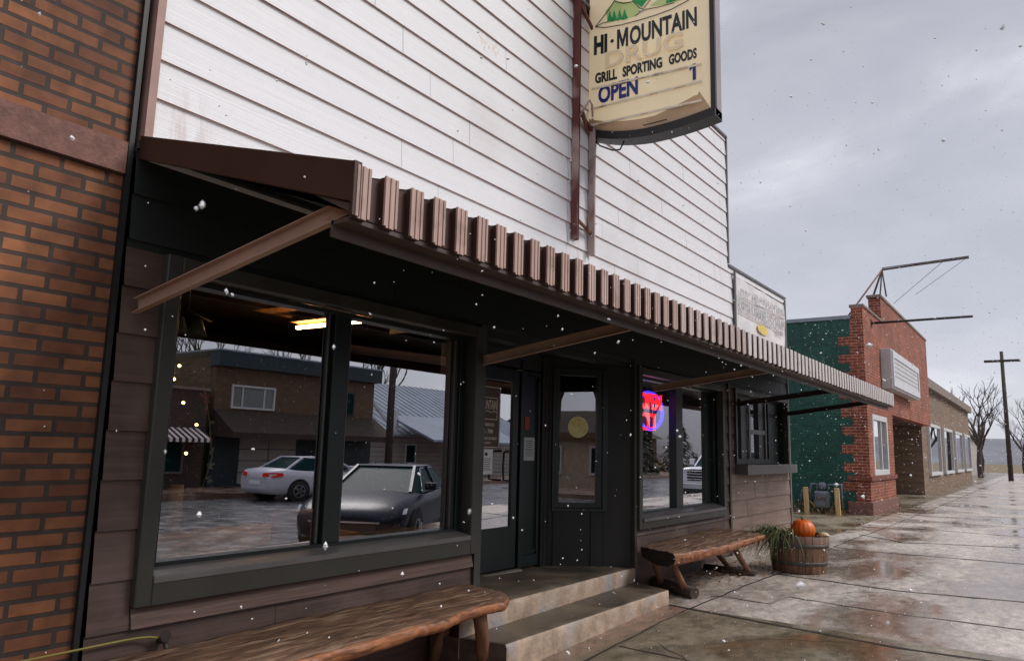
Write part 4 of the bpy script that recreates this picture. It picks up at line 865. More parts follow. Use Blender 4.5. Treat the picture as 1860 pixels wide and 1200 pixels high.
# ================================================================ INTERIOR SEEN THROUGH THE LEFT WINDOW
FL = empty('ceiling_light', (4.55, 5.35, 2.6), 'warm glowing strip light under the wooden ceiling behind the big window', 'lamp')
bm = bmesh.new(); tube(bm, [(4.56, 4.95, 2.585), (4.54, 5.85, 2.585)], .018, 8); obj('tube', bm, M['fluor'], FL)
bm = bmesh.new(); prism(bm, [(4.46, 4.75, 2.625), (4.64, 4.75, 2.625), (4.60, 4.75, 2.70), (4.50, 4.75, 2.70)], (-.02, 1.1, 0)); obj('housing', bm, mat('lamp_wood', (.5, .22, .06), .5, .2), FL)
obj('lit_ceiling_patch', B((4.1, 4.95, 4.6, 5.95, 2.692, 2.699)), mat('lit_ceiling_wood', (.62, .28, .08), .5, .2, (2, 12, 2)), FL)  # brighter patch of the wood ceiling, lamp glow put into its colour
ID = empty('display_shelf', (3.3, 4.6, .8), 'deep shelf lined with brown paper inside the big window', 'shelf')
bm = bmesh.new(); box(bm, 2.0, 4.78, 3.99, 5.3, .74, .80); obj('shelf_board', bm, M['int_wood'], ID)
bm = bmesh.new(); n = 34; g = []
for i in range(n+1):
    row = []
    for j in range(17):
        x = 2.02+i*2.1/n; y = 4.0+j*1.2/16; z = .81+.045*abs(noise.noise((x*5, y*5, 3)))+.16*max(0, noise.noise((x*1.7+4, y*2.2, 9)))*(1 if x < 3.1 else .2)
        row.append(bm.verts.new((x, y, z)))
    g.append(row)
for i in range(n):
    for j in range(16): bm.faces.new((g[i][j], g[i+1][j], g[i+1][j+1], g[i][j+1]))
obj('crumpled_paper', bm, M['kraft'], ID, recalc=False)
bm = B((3.62, 4.75, 4.03, 4.07, .80, .86)); obj('wicker_edge', bm, M['cardboard'], ID)
bm = bmesh.new(); p = onY(552, 990, 4.2); box(bm, p.x-.17, p.x+.22, 4.1, 4.35, .83, 1.02); tag(obj('cardboard_box', bevel(bm, .006, 1), M['cardboard']), 'brown cardboard box on the shelf inside the big window', 'box')
bm = bmesh.new(); a = onY(312, 962, 4.5); b = onY(321, 880, 4.5); tube(bm, [a, a.lerp(b, .5)+Vector((.008, 0, 0)), b], [.045, .04, .042], 9, jit=.06); tag(obj('log_post', bm, mat('peeled_log', (.6, .36, .19), .6, .3, (10, 10, 3))), 'short upright peeled log inside the big window', 'log')
SL = empty('string_lights', (2.6, 4.25, 1.4), 'string of small warm bulbs hanging at the left inside the big window', 'string lights')
bp = [onY(*q, 4.25) for q in ((326, 664), (333, 731), (357, 771), (338, 823), (316, 688))]
for q in bp: bm = bmesh.new(); bmesh.ops.create_icosphere(bm, subdivisions=1, radius=.011, matrix=Matrix.Translation(q)); obj('bulb', bm, M['bulb'], SL)
bm = bmesh.new(); tube(bm, [onY(322, 620, 4.25), bp[4], bp[0], bp[1], bp[2], bp[3], onY(342, 900, 4.25)], .0022, 4); obj('wire', bm, M['black_plastic'], SL)
bm = bmesh.new()
for (q, r_) in (((372, 722), .03), ((378, 745), .02), ((383, 765), .016), ((387, 820), .02), ((382, 845), .02), ((379, 870), .018), ((366, 888), .014)):
    c = onY(*q, 4.4)
    for k in range(5): a = random.uniform(0, 6.3); quad(bm, c, c+Vector((math.cos(a)*r_, .01, math.sin(a)*r_)), c+Vector((math.cos(a+.6)*r_*1.6, -.01, math.sin(a+.6)*r_*1.6)), c+Vector((math.cos(a+1.1)*r_, .01, math.sin(a+1.1)*r_)), mi=1 if q[1] < 750 else 0)
tube(bm, [onY(370, 700, 4.4), onY(380, 760, 4.4), onY(385, 830, 4.4), onY(366, 890, 4.4)], .004, 4)
tag(obj('garland', bm, [M['ribbon'], M['red_bow']]), 'dried garland with a red bow hanging inside the big window', 'garland')
PL = empty('pendant_light', onY(335, 590, 5.2), 'unlit ceiling fixture with two glass shades inside the big window', 'lamp')
for q in ((322, 588), (356, 594)):
    c = onY(*q, 5.2); bm = bmesh.new(); lathe(bm, [(.035, .06), (.05, .04), (.085, -.07), (.08, -.07)], c, 14); obj('shade', bm, M['shade_glass'], PL)
c = onY(338, 588, 5.2); bm = bmesh.new(); tube(bm, [c+Vector((-.2, 0, .04)), c+Vector((0, 0, .1)), c+Vector((.2, 0, .04))], .015, 6); tube(bm, [c+Vector((0, 0, .1)), (c.x, c.y, 3.0)], .012, 6); obj('stem', bm, M['brass'], PL)

# ================================================================ BENCHES
def bench(name, label, xa, xb, yfront, yback, z0, z1, th, legs, endx, seed, group='log benches in front of the shop'):
    e = empty(name, ((xa+xb)/2, (yfront(.5)+yback)/2, gz((xa+xb)/2)), label, 'bench', group)
    bm = bmesh.new(); n = 200; rings = []; nt_ = 26
    for i in range(n+1):
        u = i/n; x = xa+(xb-xa)*u; yf = yfront(u)+.010*noise.noise((u*60, seed, 0))+.014*noise.noise((u*30, seed, 0))+.03*noise.noise((u*9, seed, 2)); t = th(u); z = z0+(z1-z0)*u+.006*noise.noise((u*12, seed, 4)); sk = endx(u)
        r = []
        for j in range(nt_+1):
            v = j/nt_; y = yback+(yf-yback)*v
            r.append((x+sk*(1-v), y, z+.009*noise.noise((x*3, y*28, seed))+.006*noise.noise((x*11, y*60, seed))-.012*max(0, (v-.88)/.12)))
        bulge = .018+.018*noise.noise((u*16, 3, seed))+.008*noise.noise((u*70, 3, seed))
        r += [(x, yf-bulge*.7, z-t*.22), (x, yf-bulge, z-t*.5), (x, yf-bulge*.2, z-t*.82), (x, yf+.06, z-t), (x+sk*.5, (yf+yback)/2, z-t*1.05), (x+sk, yback-.02, z-t*.7), (x+sk, yback+.0, z-t*.2)]
        rings.append([bm.verts.new(p) for p in r])
    m_ = len(rings[0])
    for i in range(n):
        for j in range(m_):
            f = bm.faces.new((rings[i][j], rings[i+1][j], rings[i+1][(j+1) % m_], rings[i][(j+1) % m_])); f.smooth = True
            f.material_index = 0 if j < nt_ or j >= m_-1 else 1
    for k in (0, n): bm.faces.new(rings[k] if k else rings[k][::-1]).material_index = 2
    obj('seat', bm, [M['bench_top'], M['bench_wood'], M['bench_end']], e)
    for a, b, r1, r2 in legs:
        bm = bmesh.new(); a, b = Vector(a), Vector(b); tube(bm, [a, a.lerp(b, .33)+Vector((.006, .004, 0)), a.lerp(b, .66)-Vector((.005, 0, 0)), b], [r1, (r1*2+r2)/3, (r1+2*r2)/3, r2], 10, jit=.05); obj('leg', bm, M['leg_wood'], e)
    return e
# near bench
zs = .44
bench('log_bench', 'weathered log bench under the big left window, nearest the camera', 1.6, 4.57, lambda u: 3.05+.13*u+.02*math.sin(u*9)+(.10*max(0, (u-.93)/.07)**2), 3.74, zs, zs+.0, lambda u: .115*(1-.25*u),
      [((4.33, 3.60, .36), (4.28, 3.70, -.06), .045, .05), ((4.25, 3.28, .36), (4.42, 3.34, -.06), .052, .048), ((2.0, 3.3, .36), (1.9, 3.2, -.06), .05, .045), ((2.0, 3.6, .36), (1.9, 3.7, -.06), .05, .045)], lambda u: .09*max(0, (u-.8)/.2), 3.3)
def tz(px, py, z): v = onZ(px, py, z); return v
b2f = [tz(1224, 1003, .452), tz(1262, 998, .455), tz(1330, 986, .465), tz(1360, 976, .48), tz(1395, 966, .49)]
def yf2(u):
    x = b2f[0].x+(b2f[-1].x-b2f[0].x)*u
    for a, b in zip(b2f, b2f[1:]):
        if x <= b.x+1e-6: return a.y+(b.y-a.y)*(x-a.x)/(b.x-a.x)
    return b2f[-1].y
g_ = gz
l1, l2, l3, l4 = onG(1243, 1066, .11), onG(1200, 1056, .11), onG(1364, 1044, .0), onG(1324, 1030, .0)
bench('log_bench', 'long log bench under the right window, beside the wooden barrel', b2f[0].x, b2f[-1].x, yf2, 3.70, .452, .49, lambda u: .15*(1-.45*u),
      [((l1.x-.12, l1.y+.10, .36), l1, .034, .036), ((7.68, 3.56, .36), l2, .04, .036), ((l3.x-.22, l3.y+.16, .38), l3, .036, .032), ((9.25, 3.55, .38), l4, .034, .032)], lambda u: .18*max(0, 1-u*12)+.0, 7.7)
bm = bmesh.new(); a = onG(1262, 1077, .055); b = onG(1190, 1056, .055); b = a+(b-a).normalized()*.95; tube(bm, [a, a.lerp(b, .3), a.lerp(b, .7), b], [.062, .066, .062, .06], 12, jit=.05)
tag(obj('ground_log', bm, M['log']), 'short round log lying under the left legs of the right bench', 'log')
bm = bmesh.new(); tube(bm, [l3+Vector((-.02, -.06, .03)), l3+Vector((.0, .6, .03))], .045, 10, jit=.06)
tag(obj('ground_log', bm, M['log']), 'half buried log in the leaves under the far legs of the right bench', 'log')

# ================================================================ BARREL PLANTER, PUMPKIN, GOURD, PLANT
bc = onG(1452, 1043); away = Vector((bc.x, bc.y, 0)).normalized(); bc = Vector((bc.x, bc.y, 0))+away*.33; bz = gz(bc.x)
BP = empty('barrel_planter', (bc.x, bc.y, bz), 'weathered half barrel planter on the wet sidewalk at the shop corner', 'planter')
H = .455; rt, rb = .372, .325
bm = bmesh.new(); ns_ = 26
for k in range(ns_):
    a0 = 2*math.pi*k/ns_+.006; a1 = 2*math.pi*(k+1)/ns_-.006; dh = random.uniform(-.008, .006); dr = random.uniform(-.003, .003)
    prof = [(rb+dr, 0), (rb+.022+dr, H*.3), (rt-.008+dr, H*.7), (rt+dr, H+dh), (rt-.028+dr, H+dh), (rt-.035, H-.1)]
    vs = [[bm.verts.new((bc.x+r*math.cos(a), bc.y+r*math.sin(a), bz+z)) for r, z in prof] for a in (a0, (a0+a1)/2, a1)]
    for p_, q_ in zip(vs, vs[1:]):
        for i in range(len(prof)-1): bm.faces.new((p_[i], q_[i], q_[i+1], p_[i+1])).smooth = True
obj('stave_wall', bm, M['barrel'], BP)
for z_, r_ in ((.12, rb+.012), (.335, rt-.012)):
    bm = bmesh.new(); lathe(bm, [(r_+.0, z_-.024), (r_+.009, z_-.022), (r_+.014, z_+.022), (r_+.004, z_+.024)], (bc.x, bc.y, bz), 48); obj('hoop', bm, M['hoop'], BP)
bm = bmesh.new(); lathe(bm, [(.1, .3), (rt-.03, H-.055), (.001, H-.03)], (bc.x, bc.y, bz), 32); obj('soil', bm, M['soil'], BP)
pp = onY(1458, 965, bc.y-.10); pc = Vector((bc.x+.02, bc.y-.06, bz+H+.055)); pr = .155
PK = empty('pumpkin', (pc.x, pc.y, pc.z-pr*.8), 'round orange pumpkin sitting in the barrel planter', 'pumpkin')
bm = bmesh.new(); bmesh.ops.create_uvsphere(bm, u_segments=80, v_segments=28, radius=1)
for v in bm.verts:
    a = math.atan2(v.co.y, v.co.x); s_ = math.sqrt(max(0, 1-v.co.z**2)); rib = 1-.05*abs(math.cos(a*7.5))**.6*s_
    dip = 1-.22*math.exp(-(s_/.28)**2)
    v.co = Vector((pc.x+v.co.x*pr*rib, pc.y+v.co.y*pr*rib, pc.z+v.co.z*pr*.90*dip))
for f in bm.faces: f.smooth = True
obj('rind', bm, M['pumpkin'], PK)
bm = bmesh.new(); tube(bm, [(pc.x, pc.y, pc.z+pr*.66), (pc.x-.01, pc.y, pc.z+pr*.85), (pc.x-.03, pc.y+.01, pc.z+pr*.98)], [.022, .014, .012], 7, jit=.1); obj('stem', bm, M['stem'], PK)
gc = pc+Vector((.10, -.235, -.065))
bm = bmesh.new(); bmesh.ops.create_uvsphere(bm, u_segments=36, v_segments=14, radius=1)
for v in bm.verts:
    a = math.atan2(v.co.y, v.co.x); s_ = math.sqrt(max(0, 1-v.co.z**2)); rib = 1-.09*abs(math.cos(a*4))*s_; v.co = gc+Vector((v.co.x*.068*rib, v.co.y*.068*rib, v.co.z*.045))
for f in bm.faces: f.smooth = True
tag(obj('small_gourd', bm, M['gourd']), 'small pale gourd beside the orange pumpkin in the barrel', 'gourd')
bm = bmesh.new(); rnd = random.Random(8)
base = bc+Vector((-.16, .14, 0)); base.z = bz+H-.04
for k in range(190):
    az = rnd.gauss(2.55, .55); L_ = rnd.uniform(.28, .62); up_ = rnd.uniform(.02, .20); dr = rnd.uniform(.25, .75)
    p = base+Vector((rnd.uniform(-.12, .12), rnd.uniform(-.16, .16), 0)); w_ = rnd.uniform(.004, .009); pv = None; d = Vector((math.cos(az), math.sin(az), 0)); s_ = Vector((-d.y, d.x, 0)); mi = 1 if rnd.random() < .3 else 0
    for i in range(8):
        t_ = i/7; q = p+d*L_*t_+Vector((0, 0, up_*math.sin(min(1, t_*1.5)*math.pi*.5)-dr*max(0, t_-.25)**2*.95)); ww = w_*(1-t_**2)+.0008
        q.z = max(q.z, gz(q.x)+.02)
        cur = [bm.verts.new(q+s_*ww), bm.verts.new(q-s_*ww)]
        if pv: bm.faces.new((pv[0], pv[1], cur[1], cur[0])).material_index = mi
        pv = cur
tag(obj('grassy_plant', bm, [M['blade'], M['blade_dry']]), 'arching green grassy plant spilling from the barrel over the bench end', 'plant')

# ================================================================ SPIGOT AND CORD
SG = empty('wall_spigot', (2.22, 3.79, .47), 'old hose spigot on the brown boards above the near bench', 'spigot')
bm = bmesh.new(); tube(bm, [(2.22, 3.80, .47), (2.22, 3.73, .47)], .016, 8); tube(bm, [(2.22, 3.74, .47), (2.23, 3.72, .41)], .013, 8); lathe(bm, [(.028, -.006), (.03, 0), (.028, .006)], (2.21, 3.72, .50), 10, axis='y'); obj('tap', bm, M['brass'], SG)
bm = bmesh.new(); a = onY(226, 1162, 3.76); tube(bm, [(1.2, 3.76, .50), a, onY(250, 1158, 3.76), onY(270, 1156, 3.75), (2.21, 3.73, .49)], .006, 6); tag(obj('yellow_cord', bm, M['yellow_cord']), 'thin yellow cord tied to the spigot along the brown boards', 'cord')

# ================================================================ GAS METER, STAKES
GM = empty('gas_meter', (18.9, 4.5, .13), 'grey gas meter with pipes standing against the green wall', 'gas meter')
XG = 18.85
def GP(px, py): v = onX(px, py, XG); return Vector((XG, v.y, v.z))
a, b = GP(1482, 925), GP(1506, 892); bm = bmesh.new(); box(bm, XG-.11, XG+.11, b.y, a.y, a.z+.05, b.z); bevel(bm, .05, 3); obj('meter_body', bm, M['meter'], GM)
bm = bmesh.new(); c = GP(1494, 903); box(bm, XG-.125, XG-.11, c.y-.12, c.y+.12, c.z-.04, c.z+.03); obj('dial_plate', bm, M['sill_grey'], GM)
c = GP(1494, 882); bm = bmesh.new(); lathe(bm, [(.03, -.09), (.09, -.05), (.085, .06), (.045, .085)], c, 16); obj('regulator', bm, M['meter'], GM)
for pts in ([(1484, 895), (1484, 878), (1474, 878), (1472, 890), (1472, 925)], [(1504, 892), (1505, 880), (1528, 880), (1529, 900), (1530, 925)], [(1472, 890), (1458, 890), (1455, 900), (1455, 922)]):
    bm = bmesh.new(); tube(bm, [GP(*p) for p in pts], .028, 8); obj('pipe', bm, M['galv'], GM)
for q0, q1, lb in (((1466, 924), (1465, 884), 'pale wooden stake left of the gas meter'), ((1523, 929), (1522, 886), 'pale wooden stake right of the gas meter')):
    d0 = onX(*q0, 18.62); zt_ = onX(*q1, d0.x).z; bm = bmesh.new(); prism(bm, [(d0.x-.04, d0.y-.05, .1), (d0.x+.04, d0.y-.05, .1), (d0.x+.04, d0.y+.05, .1), (d0.x-.04, d0.y+.05, .1)], (0, .02, zt_-.1)); tag(obj('wooden_stake', bevel(bm, .004, 1), M['stake']), lb, 'stake', 'stakes guarding the gas meter')
# weeds, leaf litter
bm = bmesh.new(); rnd = random.Random(21)
for k in range(420):
    y = rnd.uniform(3.95, 5.3); x = 18.98-abs(rnd.gauss(0, .13)); p = Vector((x, y, .13)); h_ = rnd.uniform(.02, .12) if rnd.random() < .8 else rnd.uniform(.1, .34)
    d = Vector((rnd.uniform(-1, 1), rnd.uniform(-1, 1), 0))*h_*.7; s_ = Vector((rnd.uniform(-1, 1), rnd.uniform(-1, 1), 0)).normalized()*.008
    f = bm.faces.new([bm.verts.new(v) for v in (p-s_, p+s_, p+d*.5+Vector((0, 0, h_*.7))+s_*.6, p+d+Vector((0, 0, h_)))]); f.material_index = rnd.choice((0, 0, 1, 2))
tag(obj('dry_weeds', bm, [M['straw'], M['leaf_pale'], M['blade']]), 'dry weeds and leaves along the foot of the green wall', 'weeds', kind='stuff')
bm = bmesh.new()
def litter(n, cx, cy_, sx_, sy_, zf, s0=.02, s1=.045):
    for k in range(n):
        x = rnd.gauss(cx, sx_); y = rnd.gauss(cy_, sy_); y = min(y, 3.77); s_ = rnd.uniform(s0, s1); a = rnd.uniform(0, 6.3); z = zf(x)+rnd.uniform(.006, .03); c = Vector((x, y, z))
        u = Vector((math.cos(a), math.sin(a), rnd.uniform(-.4, .5)))*s_; v = Vector((-math.sin(a), math.cos(a), rnd.uniform(-.4, .5)))*s_*rnd.uniform(.4, .8)
        pts = [c-u, c-u*.3+v, c+u*.4+v*.7, c+u*1.1, c+u*.3-v*.9, c-u*.4-v]
        bm.faces.new([bm.verts.new(p) for p in pts]).material_index = rnd.choice((0, 0, 0, 1, 2))
litter(150, 9.3, 3.45, .35, .16, gz, .015, .03); litter(160, 9.9, 3.35, .5, .22, gz, .012, .028); litter(110, 4.45, 3.55, .16, .12, gz, .015, .035); litter(60, 8.3, 3.65, .6, .08, gz, .012, .026); litter(50, 20.5, 3.2, 2, .15, gz, .02, .05); litter(26, 10, 2.5, 4, 1.2, gz, .008, .018)
litter(9, 6.0, 3.4, .6, .3, lambda x: .14, .008, .016)
tag(obj('leaf_litter', bm, [M['leaf'], M['straw'], M['leaf_pale']]), 'scattered dead leaves under the benches and along the wall', 'leaves', kind='stuff')

# ================================================================ ACROSS THE STREET (seen mirrored in the shop glass)
def car(name, label, cat, loc, rz, paint, prof, gh, wheels, wr, suv=False, group=None):
    e = empty(name, loc, label, cat, group, rz)
    P_l = lambda nm, bm, m_: obj(nm, bm, m_, e, local=True)
    bm = bmesh.new(); rings = []
    for x, zb_, zt_, w_ in prof:
        h_ = zt_-zb_; half = [(w_*.4, zt_+.025), (w_*.80, zt_), (w_*.95, zt_-.05), (w_, zt_-h_*.30), (w_*.985, zb_+h_*.35), (w_*.95, zb_+h_*.08), (w_*.8, zb_)]
        rings.append([bm.verts.new((x, y, z)) for y, z in half]+[bm.verts.new((x, -y, z)) for y, z in half[::-1]])
    m_ = len(rings[0])
    for a, b in zip(rings, rings[1:]):
        for j in range(m_): bm.faces.new((a[j], b[j], b[(j+1) % m_], a[(j+1) % m_])).smooth = True
    bm.faces.new(rings[0][::-1]); bm.faces.new(rings[-1]); P_l('body', bm, paint)
    xb0, xb1, xr0, xr1, zb_, zr_, wb, wr_ = gh
    bm = bmesh.new(); 
    lo = [(xb0, wb*.86), (xb0+.25, wb), (xb1-.35, wb), (xb1, wb*.84)]; hi = [(xr0, wr_*.9), (xr0+.12, wr_), (xr1-.12, wr_), (xr1, wr_*.9)]
    L = [bm.verts.new((x, y, zb_)) for x, y in lo]+[bm.verts.new((x, -y, zb_)) for x, y in lo[::-1]]
    U = [bm.verts.new((x, y, zr_)) for x, y in hi]+[bm.verts.new((x, -y, zr_)) for x, y in hi[::-1]]
    for j in range(8): bm.faces.new((L[j], L[(j+1) % 8], U[(j+1) % 8], U[j]))
    bm.faces.new(U); P_l('window_glass', bm, M['car_glass'])
    bm = bmesh.new(); pts = [(xr0-.05, wr_*.88), (xr0+.1, wr_+.01), (xr1-.1, wr_+.01), (xr1+.04, wr_*.88)]
    prism(bm, [(x, y, zr_-.01) for x, y in pts]+[(x, -y, zr_-.01) for x, y in pts[::-1]], (0, 0, .035)); bevel(bm, .02, 2)
    for sgn in (1, -1):
        for (a, b) in (((xb0+.02, wb*.87), (xr0, wr_*.9)), ((xb1-.02, wb*.85), (xr1, wr_*.9)), (((xb0+xb1)/2-.05, wb+.004), ((xr0+xr1)/2-.05, wr_+.004))):
            obox(bm, (a[0], a[1]*sgn, zb_), (b[0], b[1]*sgn, zr_+.01), .07, .05, up=(0, 1, 0))
    P_l('roof', bm, paint)
    bm = bmesh.new()
    for sgn in (1, -1): tube(bm, [(xb0+.1, sgn*(wb+.012), zb_+.01), (xb1-.3, sgn*(wb+.012), zb_+.01), (xr1-.05, sgn*(wr_+.022), zr_-.02), (xr0+.1, sgn*(wr_+.022), zr_-.02)], .012, 5)
    P_l('chrome_trim', bm, M['chrome'])
    W_ = max(p[3] for p in prof)
    for wx in wheels:
        for sgn in (1, -1):
            bm = bmesh.new(); lathe(bm, [(wr+.06, sgn*(W_-.30)), (wr+.06, sgn*(W_+.002))], (wx, 0, wr+.02), 24, axis='y'); ar = P_l('wheel_arch', bm, M['tyre'])
            bm = bmesh.new(); lathe(bm, [(wr*.5, sgn*(W_-.2)), (wr, sgn*(W_-.2)), (wr, sgn*(W_-.01)), (wr*.93, sgn*(W_+.012)), (wr*.66, sgn*(W_+.010))], (wx, 0, wr), 24, axis='y'); wo = P_l('wheel', bm, M['tyre'])
            bm = bmesh.new(); lathe(bm, [(wr*.66, sgn*(W_-.02)), (wr*.66, sgn*(W_+.014)), (wr*.60, sgn*(W_+.014)), (wr*.58, sgn*(W_-.01))], (wx, 0, wr), 20, axis='y')
            for q in range(5): a = q*2*math.pi/5; obox(bm, (wx, sgn*(W_+.012), wr), (wx+math.cos(a)*wr*.62, sgn*(W_+.012), wr+math.sin(a)*wr*.62), .05, .06, up=(0, 1, 0))
            obj('rim', bm, M['rim'], wo, local=True)
    xf, xr = prof[-1][0], prof[0][0]
    for sgn in (1, -1):
        if suv:
            bm = bmesh.new(); box(bm, xf-.14, xf+.015, sgn*.62, sgn*.93, 1.02, 1.16); P_l('headlight', bevel(bm, .02, 1), M['headlamp'])
            bm = bmesh.new(); box(bm, xr-.01, xr+.1, sgn*.78, sgn*.95, .95, 1.5); P_l('tail_light', bm, M['tail'])
        else:
            bm = bmesh.new(); prism(bm, [(xf-.10, sgn*.50, .60), (xf-.36, sgn*.845, .68), (xf-.44, sgn*.85, .77), (xf-.14, sgn*.50, .69)], (.03, sgn*.02, .0)); P_l('headlight', bm, M['headlamp'])
            bm = bmesh.new(); prism(bm, [(xr-.005, sgn*.40, .82), (xr+.10, sgn*.82, .80), (xr+.38, sgn*.885, .84), (xr+.36, sgn*.885, .94), (xr+.08, sgn*.80, .96), (xr+.0, sgn*.40, .93)], (-.03, sgn*.015, 0)); P_l('tail_light', bm, M['tail'])
        bm = bmesh.new(); mz = zb_+.05; box(bm, xb1-.52, xb1-.36, sgn*(wb+.04), sgn*(wb+.24), mz, mz+.14 + (.1 if suv else 0)); P_l('side_mirror', bevel(bm, .03, 2), paint)
    if suv:
        bm = bmesh.new(); box(bm, xf-.02, xf+.01, -.62, .62, .72, 1.16)
        P_l('grille', bm, M['black_plastic']); bm = bmesh.new()
        for q in range(4): box(bm, xf+.01, xf+.03, -.62, .62, .76+q*.105, .79+q*.105)
        box(bm, xf-.02, xf+.06, -.93, .93, .42, .62); P_l('bumper', bevel(bm, .01, 1), M['chrome'])
        bm = bmesh.new(); box(bm, xf-.1, xf+.02, -.85, .85, .28, .42); P_l('lower_grille', bm, M['black_plastic'])
    else:
        bm = bmesh.new(); box(bm, xf-.06, xf+.012, -.5, .5, .36, .52); P_l('grille', bevel(bm, .02, 1), M['black_plastic'])
        bm = bmesh.new(); box(bm, xf-.03, xf+.02, -.55, .55, .53, .56); P_l('bumper_trim', bm, M['chrome'])
        bm = bmesh.new(); box(bm, xr-.015, xr+.02, -.26, .26, .55, .68); P_l('number_plate', bm, M['paper'])
    return e
SEDAN = [(-2.34, .42, .76, .66), (-2.30, .30, .90, .76), (-2.18, .24, 1.02, .83), (-1.8, .2, 1.06, .885), (-1.2, .18, 1.02, .905), (-.4, .17, .98, .91), (.5, .17, .96, .91), (.95, .18, .98, .905), (1.5, .19, .92, .89), (1.95, .21, .83, .86), (2.18, .25, .74, .79), (2.30, .30, .66, .70), (2.34, .38, .60, .58)]
SGH = (-1.85, 1.05, -1.02, .10, .97, 1.43, .80, .58)
car('parked_car', 'silver sedan parked across the street before the brown two storey building', 'car', (16.6, -12.0, -.34), 0, M['car_silver'], SEDAN, SGH, (-1.38, 1.42), .33, group='cars parked along the kerbs')
car('parked_car', 'dark blue black sedan parked at the near kerb behind the viewpoint', 'car', (11.0, -3.15, -.34), R_(180-30), M['car_dark'], SEDAN, SGH, (-1.38, 1.42), .33, group='cars parked along the kerbs')
_dc = [o for o in COL.objects if o.name.startswith('parked_car') and o.type == 'EMPTY'][-1]; _dc.scale = (1.14, 1.12, .96)
SUVP = [(-2.62, .45, 1.1, .90), (-2.58, .38, 1.22, .98), (-1.5, .36, 1.25, 1.01), (0, .36, 1.22, 1.02), (1.2, .36, 1.24, 1.01), (2.2, .36, 1.22, .99), (2.50, .38, 1.17, .96), (2.58, .42, 1.10, .92)]
car('parked_car', 'white full size utility vehicle parked at the near kerb further down the street', 'car', (30.2, -2.95, -.34), R_(180), M['car_white'], SUVP, (-2.5, 1.45, -2.2, .55, 1.24, 1.86, .90, .74), (-1.75, 1.6), .42, suv=True, group='cars parked along the kerbs')

BY = -16.4
BB = empty('brown_building', (19.2, BY-4, -.2), 'brown two storey building with dark teal cornice across the street', 'building')
obj('front_wall', B((15.4, 23.2, BY-.3, BY, 2.3, 4.25)), M['bwall'], BB); obj('side_wall', B((15.38, 15.68, BY-12, BY-.3, -.3, 4.45), (22.9, 23.2, BY-12, BY-.3, -.3, 4.3)), M['olive_shingle'], BB)
obj('cornice', B((15.3, 23.35, BY-.3, BY+.32, 4.12, 4.66), ), M['teal_fascia'], BB); obj('cornice_cap', B((15.25, 23.4, BY-12, BY+.36, 4.662, 4.72)), M['metal_roof'], BB)
bm = bmesh.new(); prism(bm, [(15.4, BY, 2.55), (15.4, BY+1.3, 1.75), (15.4, BY+1.3, 1.55), (15.4, BY, 1.6)], (7.9, 0, 0)); obj('shingled_canopy', bm, M['shingle'], BB)
obj('shopfront_wall', B((15.4, 23.2, BY-.3, BY-.05, -.3, 2.3)), M['teal_fascia'], BB)
bm = bmesh.new()
for r_ in range(4):
    for c_ in range(2): box(bm, 16.6+c_*1.28, 16.6+c_*1.28+1.24, BY-.05, BY+.0, -.1+r_*.42, -.1+r_*.42+.39)
obj('garage_door', bm, M['house_white'], BB)
obj('door', B((20.2, 21.0, BY-.05, BY+.02, -.15, 1.5)), M['bwall'], BB); obj('door', B((21.6, 22.5, BY-.05, BY+.02, -.15, 1.5)), M['teal_fascia'], BB)
fr = bmesh.new(); ring(fr, 16.05, 17.95, 2.62, 3.50, .07, BY, BY+.07); box(fr, 16.5, 16.55, BY, BY+.05, 2.69, 3.43); box(fr, 17.45, 17.5, BY, BY+.05, 2.69, 3.43); f_ = obj('window', fr, M['white_paint'], BB)
obj('pane', B((16.12, 17.88, BY+.01, BY+.014, 2.69, 3.43)), mat('far_pane', (.20, .23, .22), .15, .1), f_)
fr = bmesh.new(); ring(fr, 20.9, 22.0, 2.62, 3.6, .06, BY, BY+.06); f_ = obj('window', fr, M['teal_fascia'], BB); obj('pane', B((20.96, 21.94, BY+.01, BY+.014, 2.68, 3.54)), M['car_glass'], f_)
BL = empty('dark_brick_shop', (11, BY-3, -.2), 'low dark brick shop with small striped awning across the street', 'shop')
obj('wall', B((4, 15.05, BY-8, BY+.15, -.3, 3.15)), M['brick_far'], BL); obj('coping', B((3.9, 15.1, BY-8, BY+.22, 3.15, 3.25)), M['stone_cap'], BL)
bm = bmesh.new()
for k in range(26):
    x = 12.0+k*.11; prism(bm, [(x, BY+.15, 1.85), (x, BY+.95, 1.50), (x, BY+.95, 1.38), (x, BY+.93, 1.38), (x, BY+.93, 1.48), (x, BY+.15, 1.82)], (.11, 0, 0), mi=k % 2)
obj('awning', bm, [M['awn_cream'], M['awn_brown']], BL)
fr = bmesh.new(); ring(fr, 12.2, 14.3, .30, 1.45, .08, BY+.15, BY+.22); f_ = obj('window', fr, M['sill_grey'], BL); obj('pane', B((12.28, 14.22, BY+.17, BY+.174, .38, 1.37)), M['car_glass'], f_)
HY = -18.2
HU = empty('white_house', (30, HY-5, -.3), 'white clapboard house with grey blue metal roof across the street', 'house')
bm = bmesh.new(); box(bm, 23.9, 40, HY-10, HY, -.4, 2.0); obj('wall', bm, M['house_white'], HU)
bm = bmesh.new()
for k in range(10): box(bm, 23.88, 40, HY+.0, HY+.02, -.3+k*.23, -.285+k*.23)
obj('siding_line', bm, M['pole_wood'], HU)
bm = bmesh.new(); prism(bm, [(23.4, HY+.5, 1.95), (23.4, HY-6, 5.0), (23.4, HY-12.5, 1.95), (23.4, HY-12.5, 1.85), (23.4, HY-6, 4.88), (23.4, HY+.5, 1.85)], (17, 0, 0)); obj('roof', bm, M['metal_roof'], HU)
bm = bmesh.new()
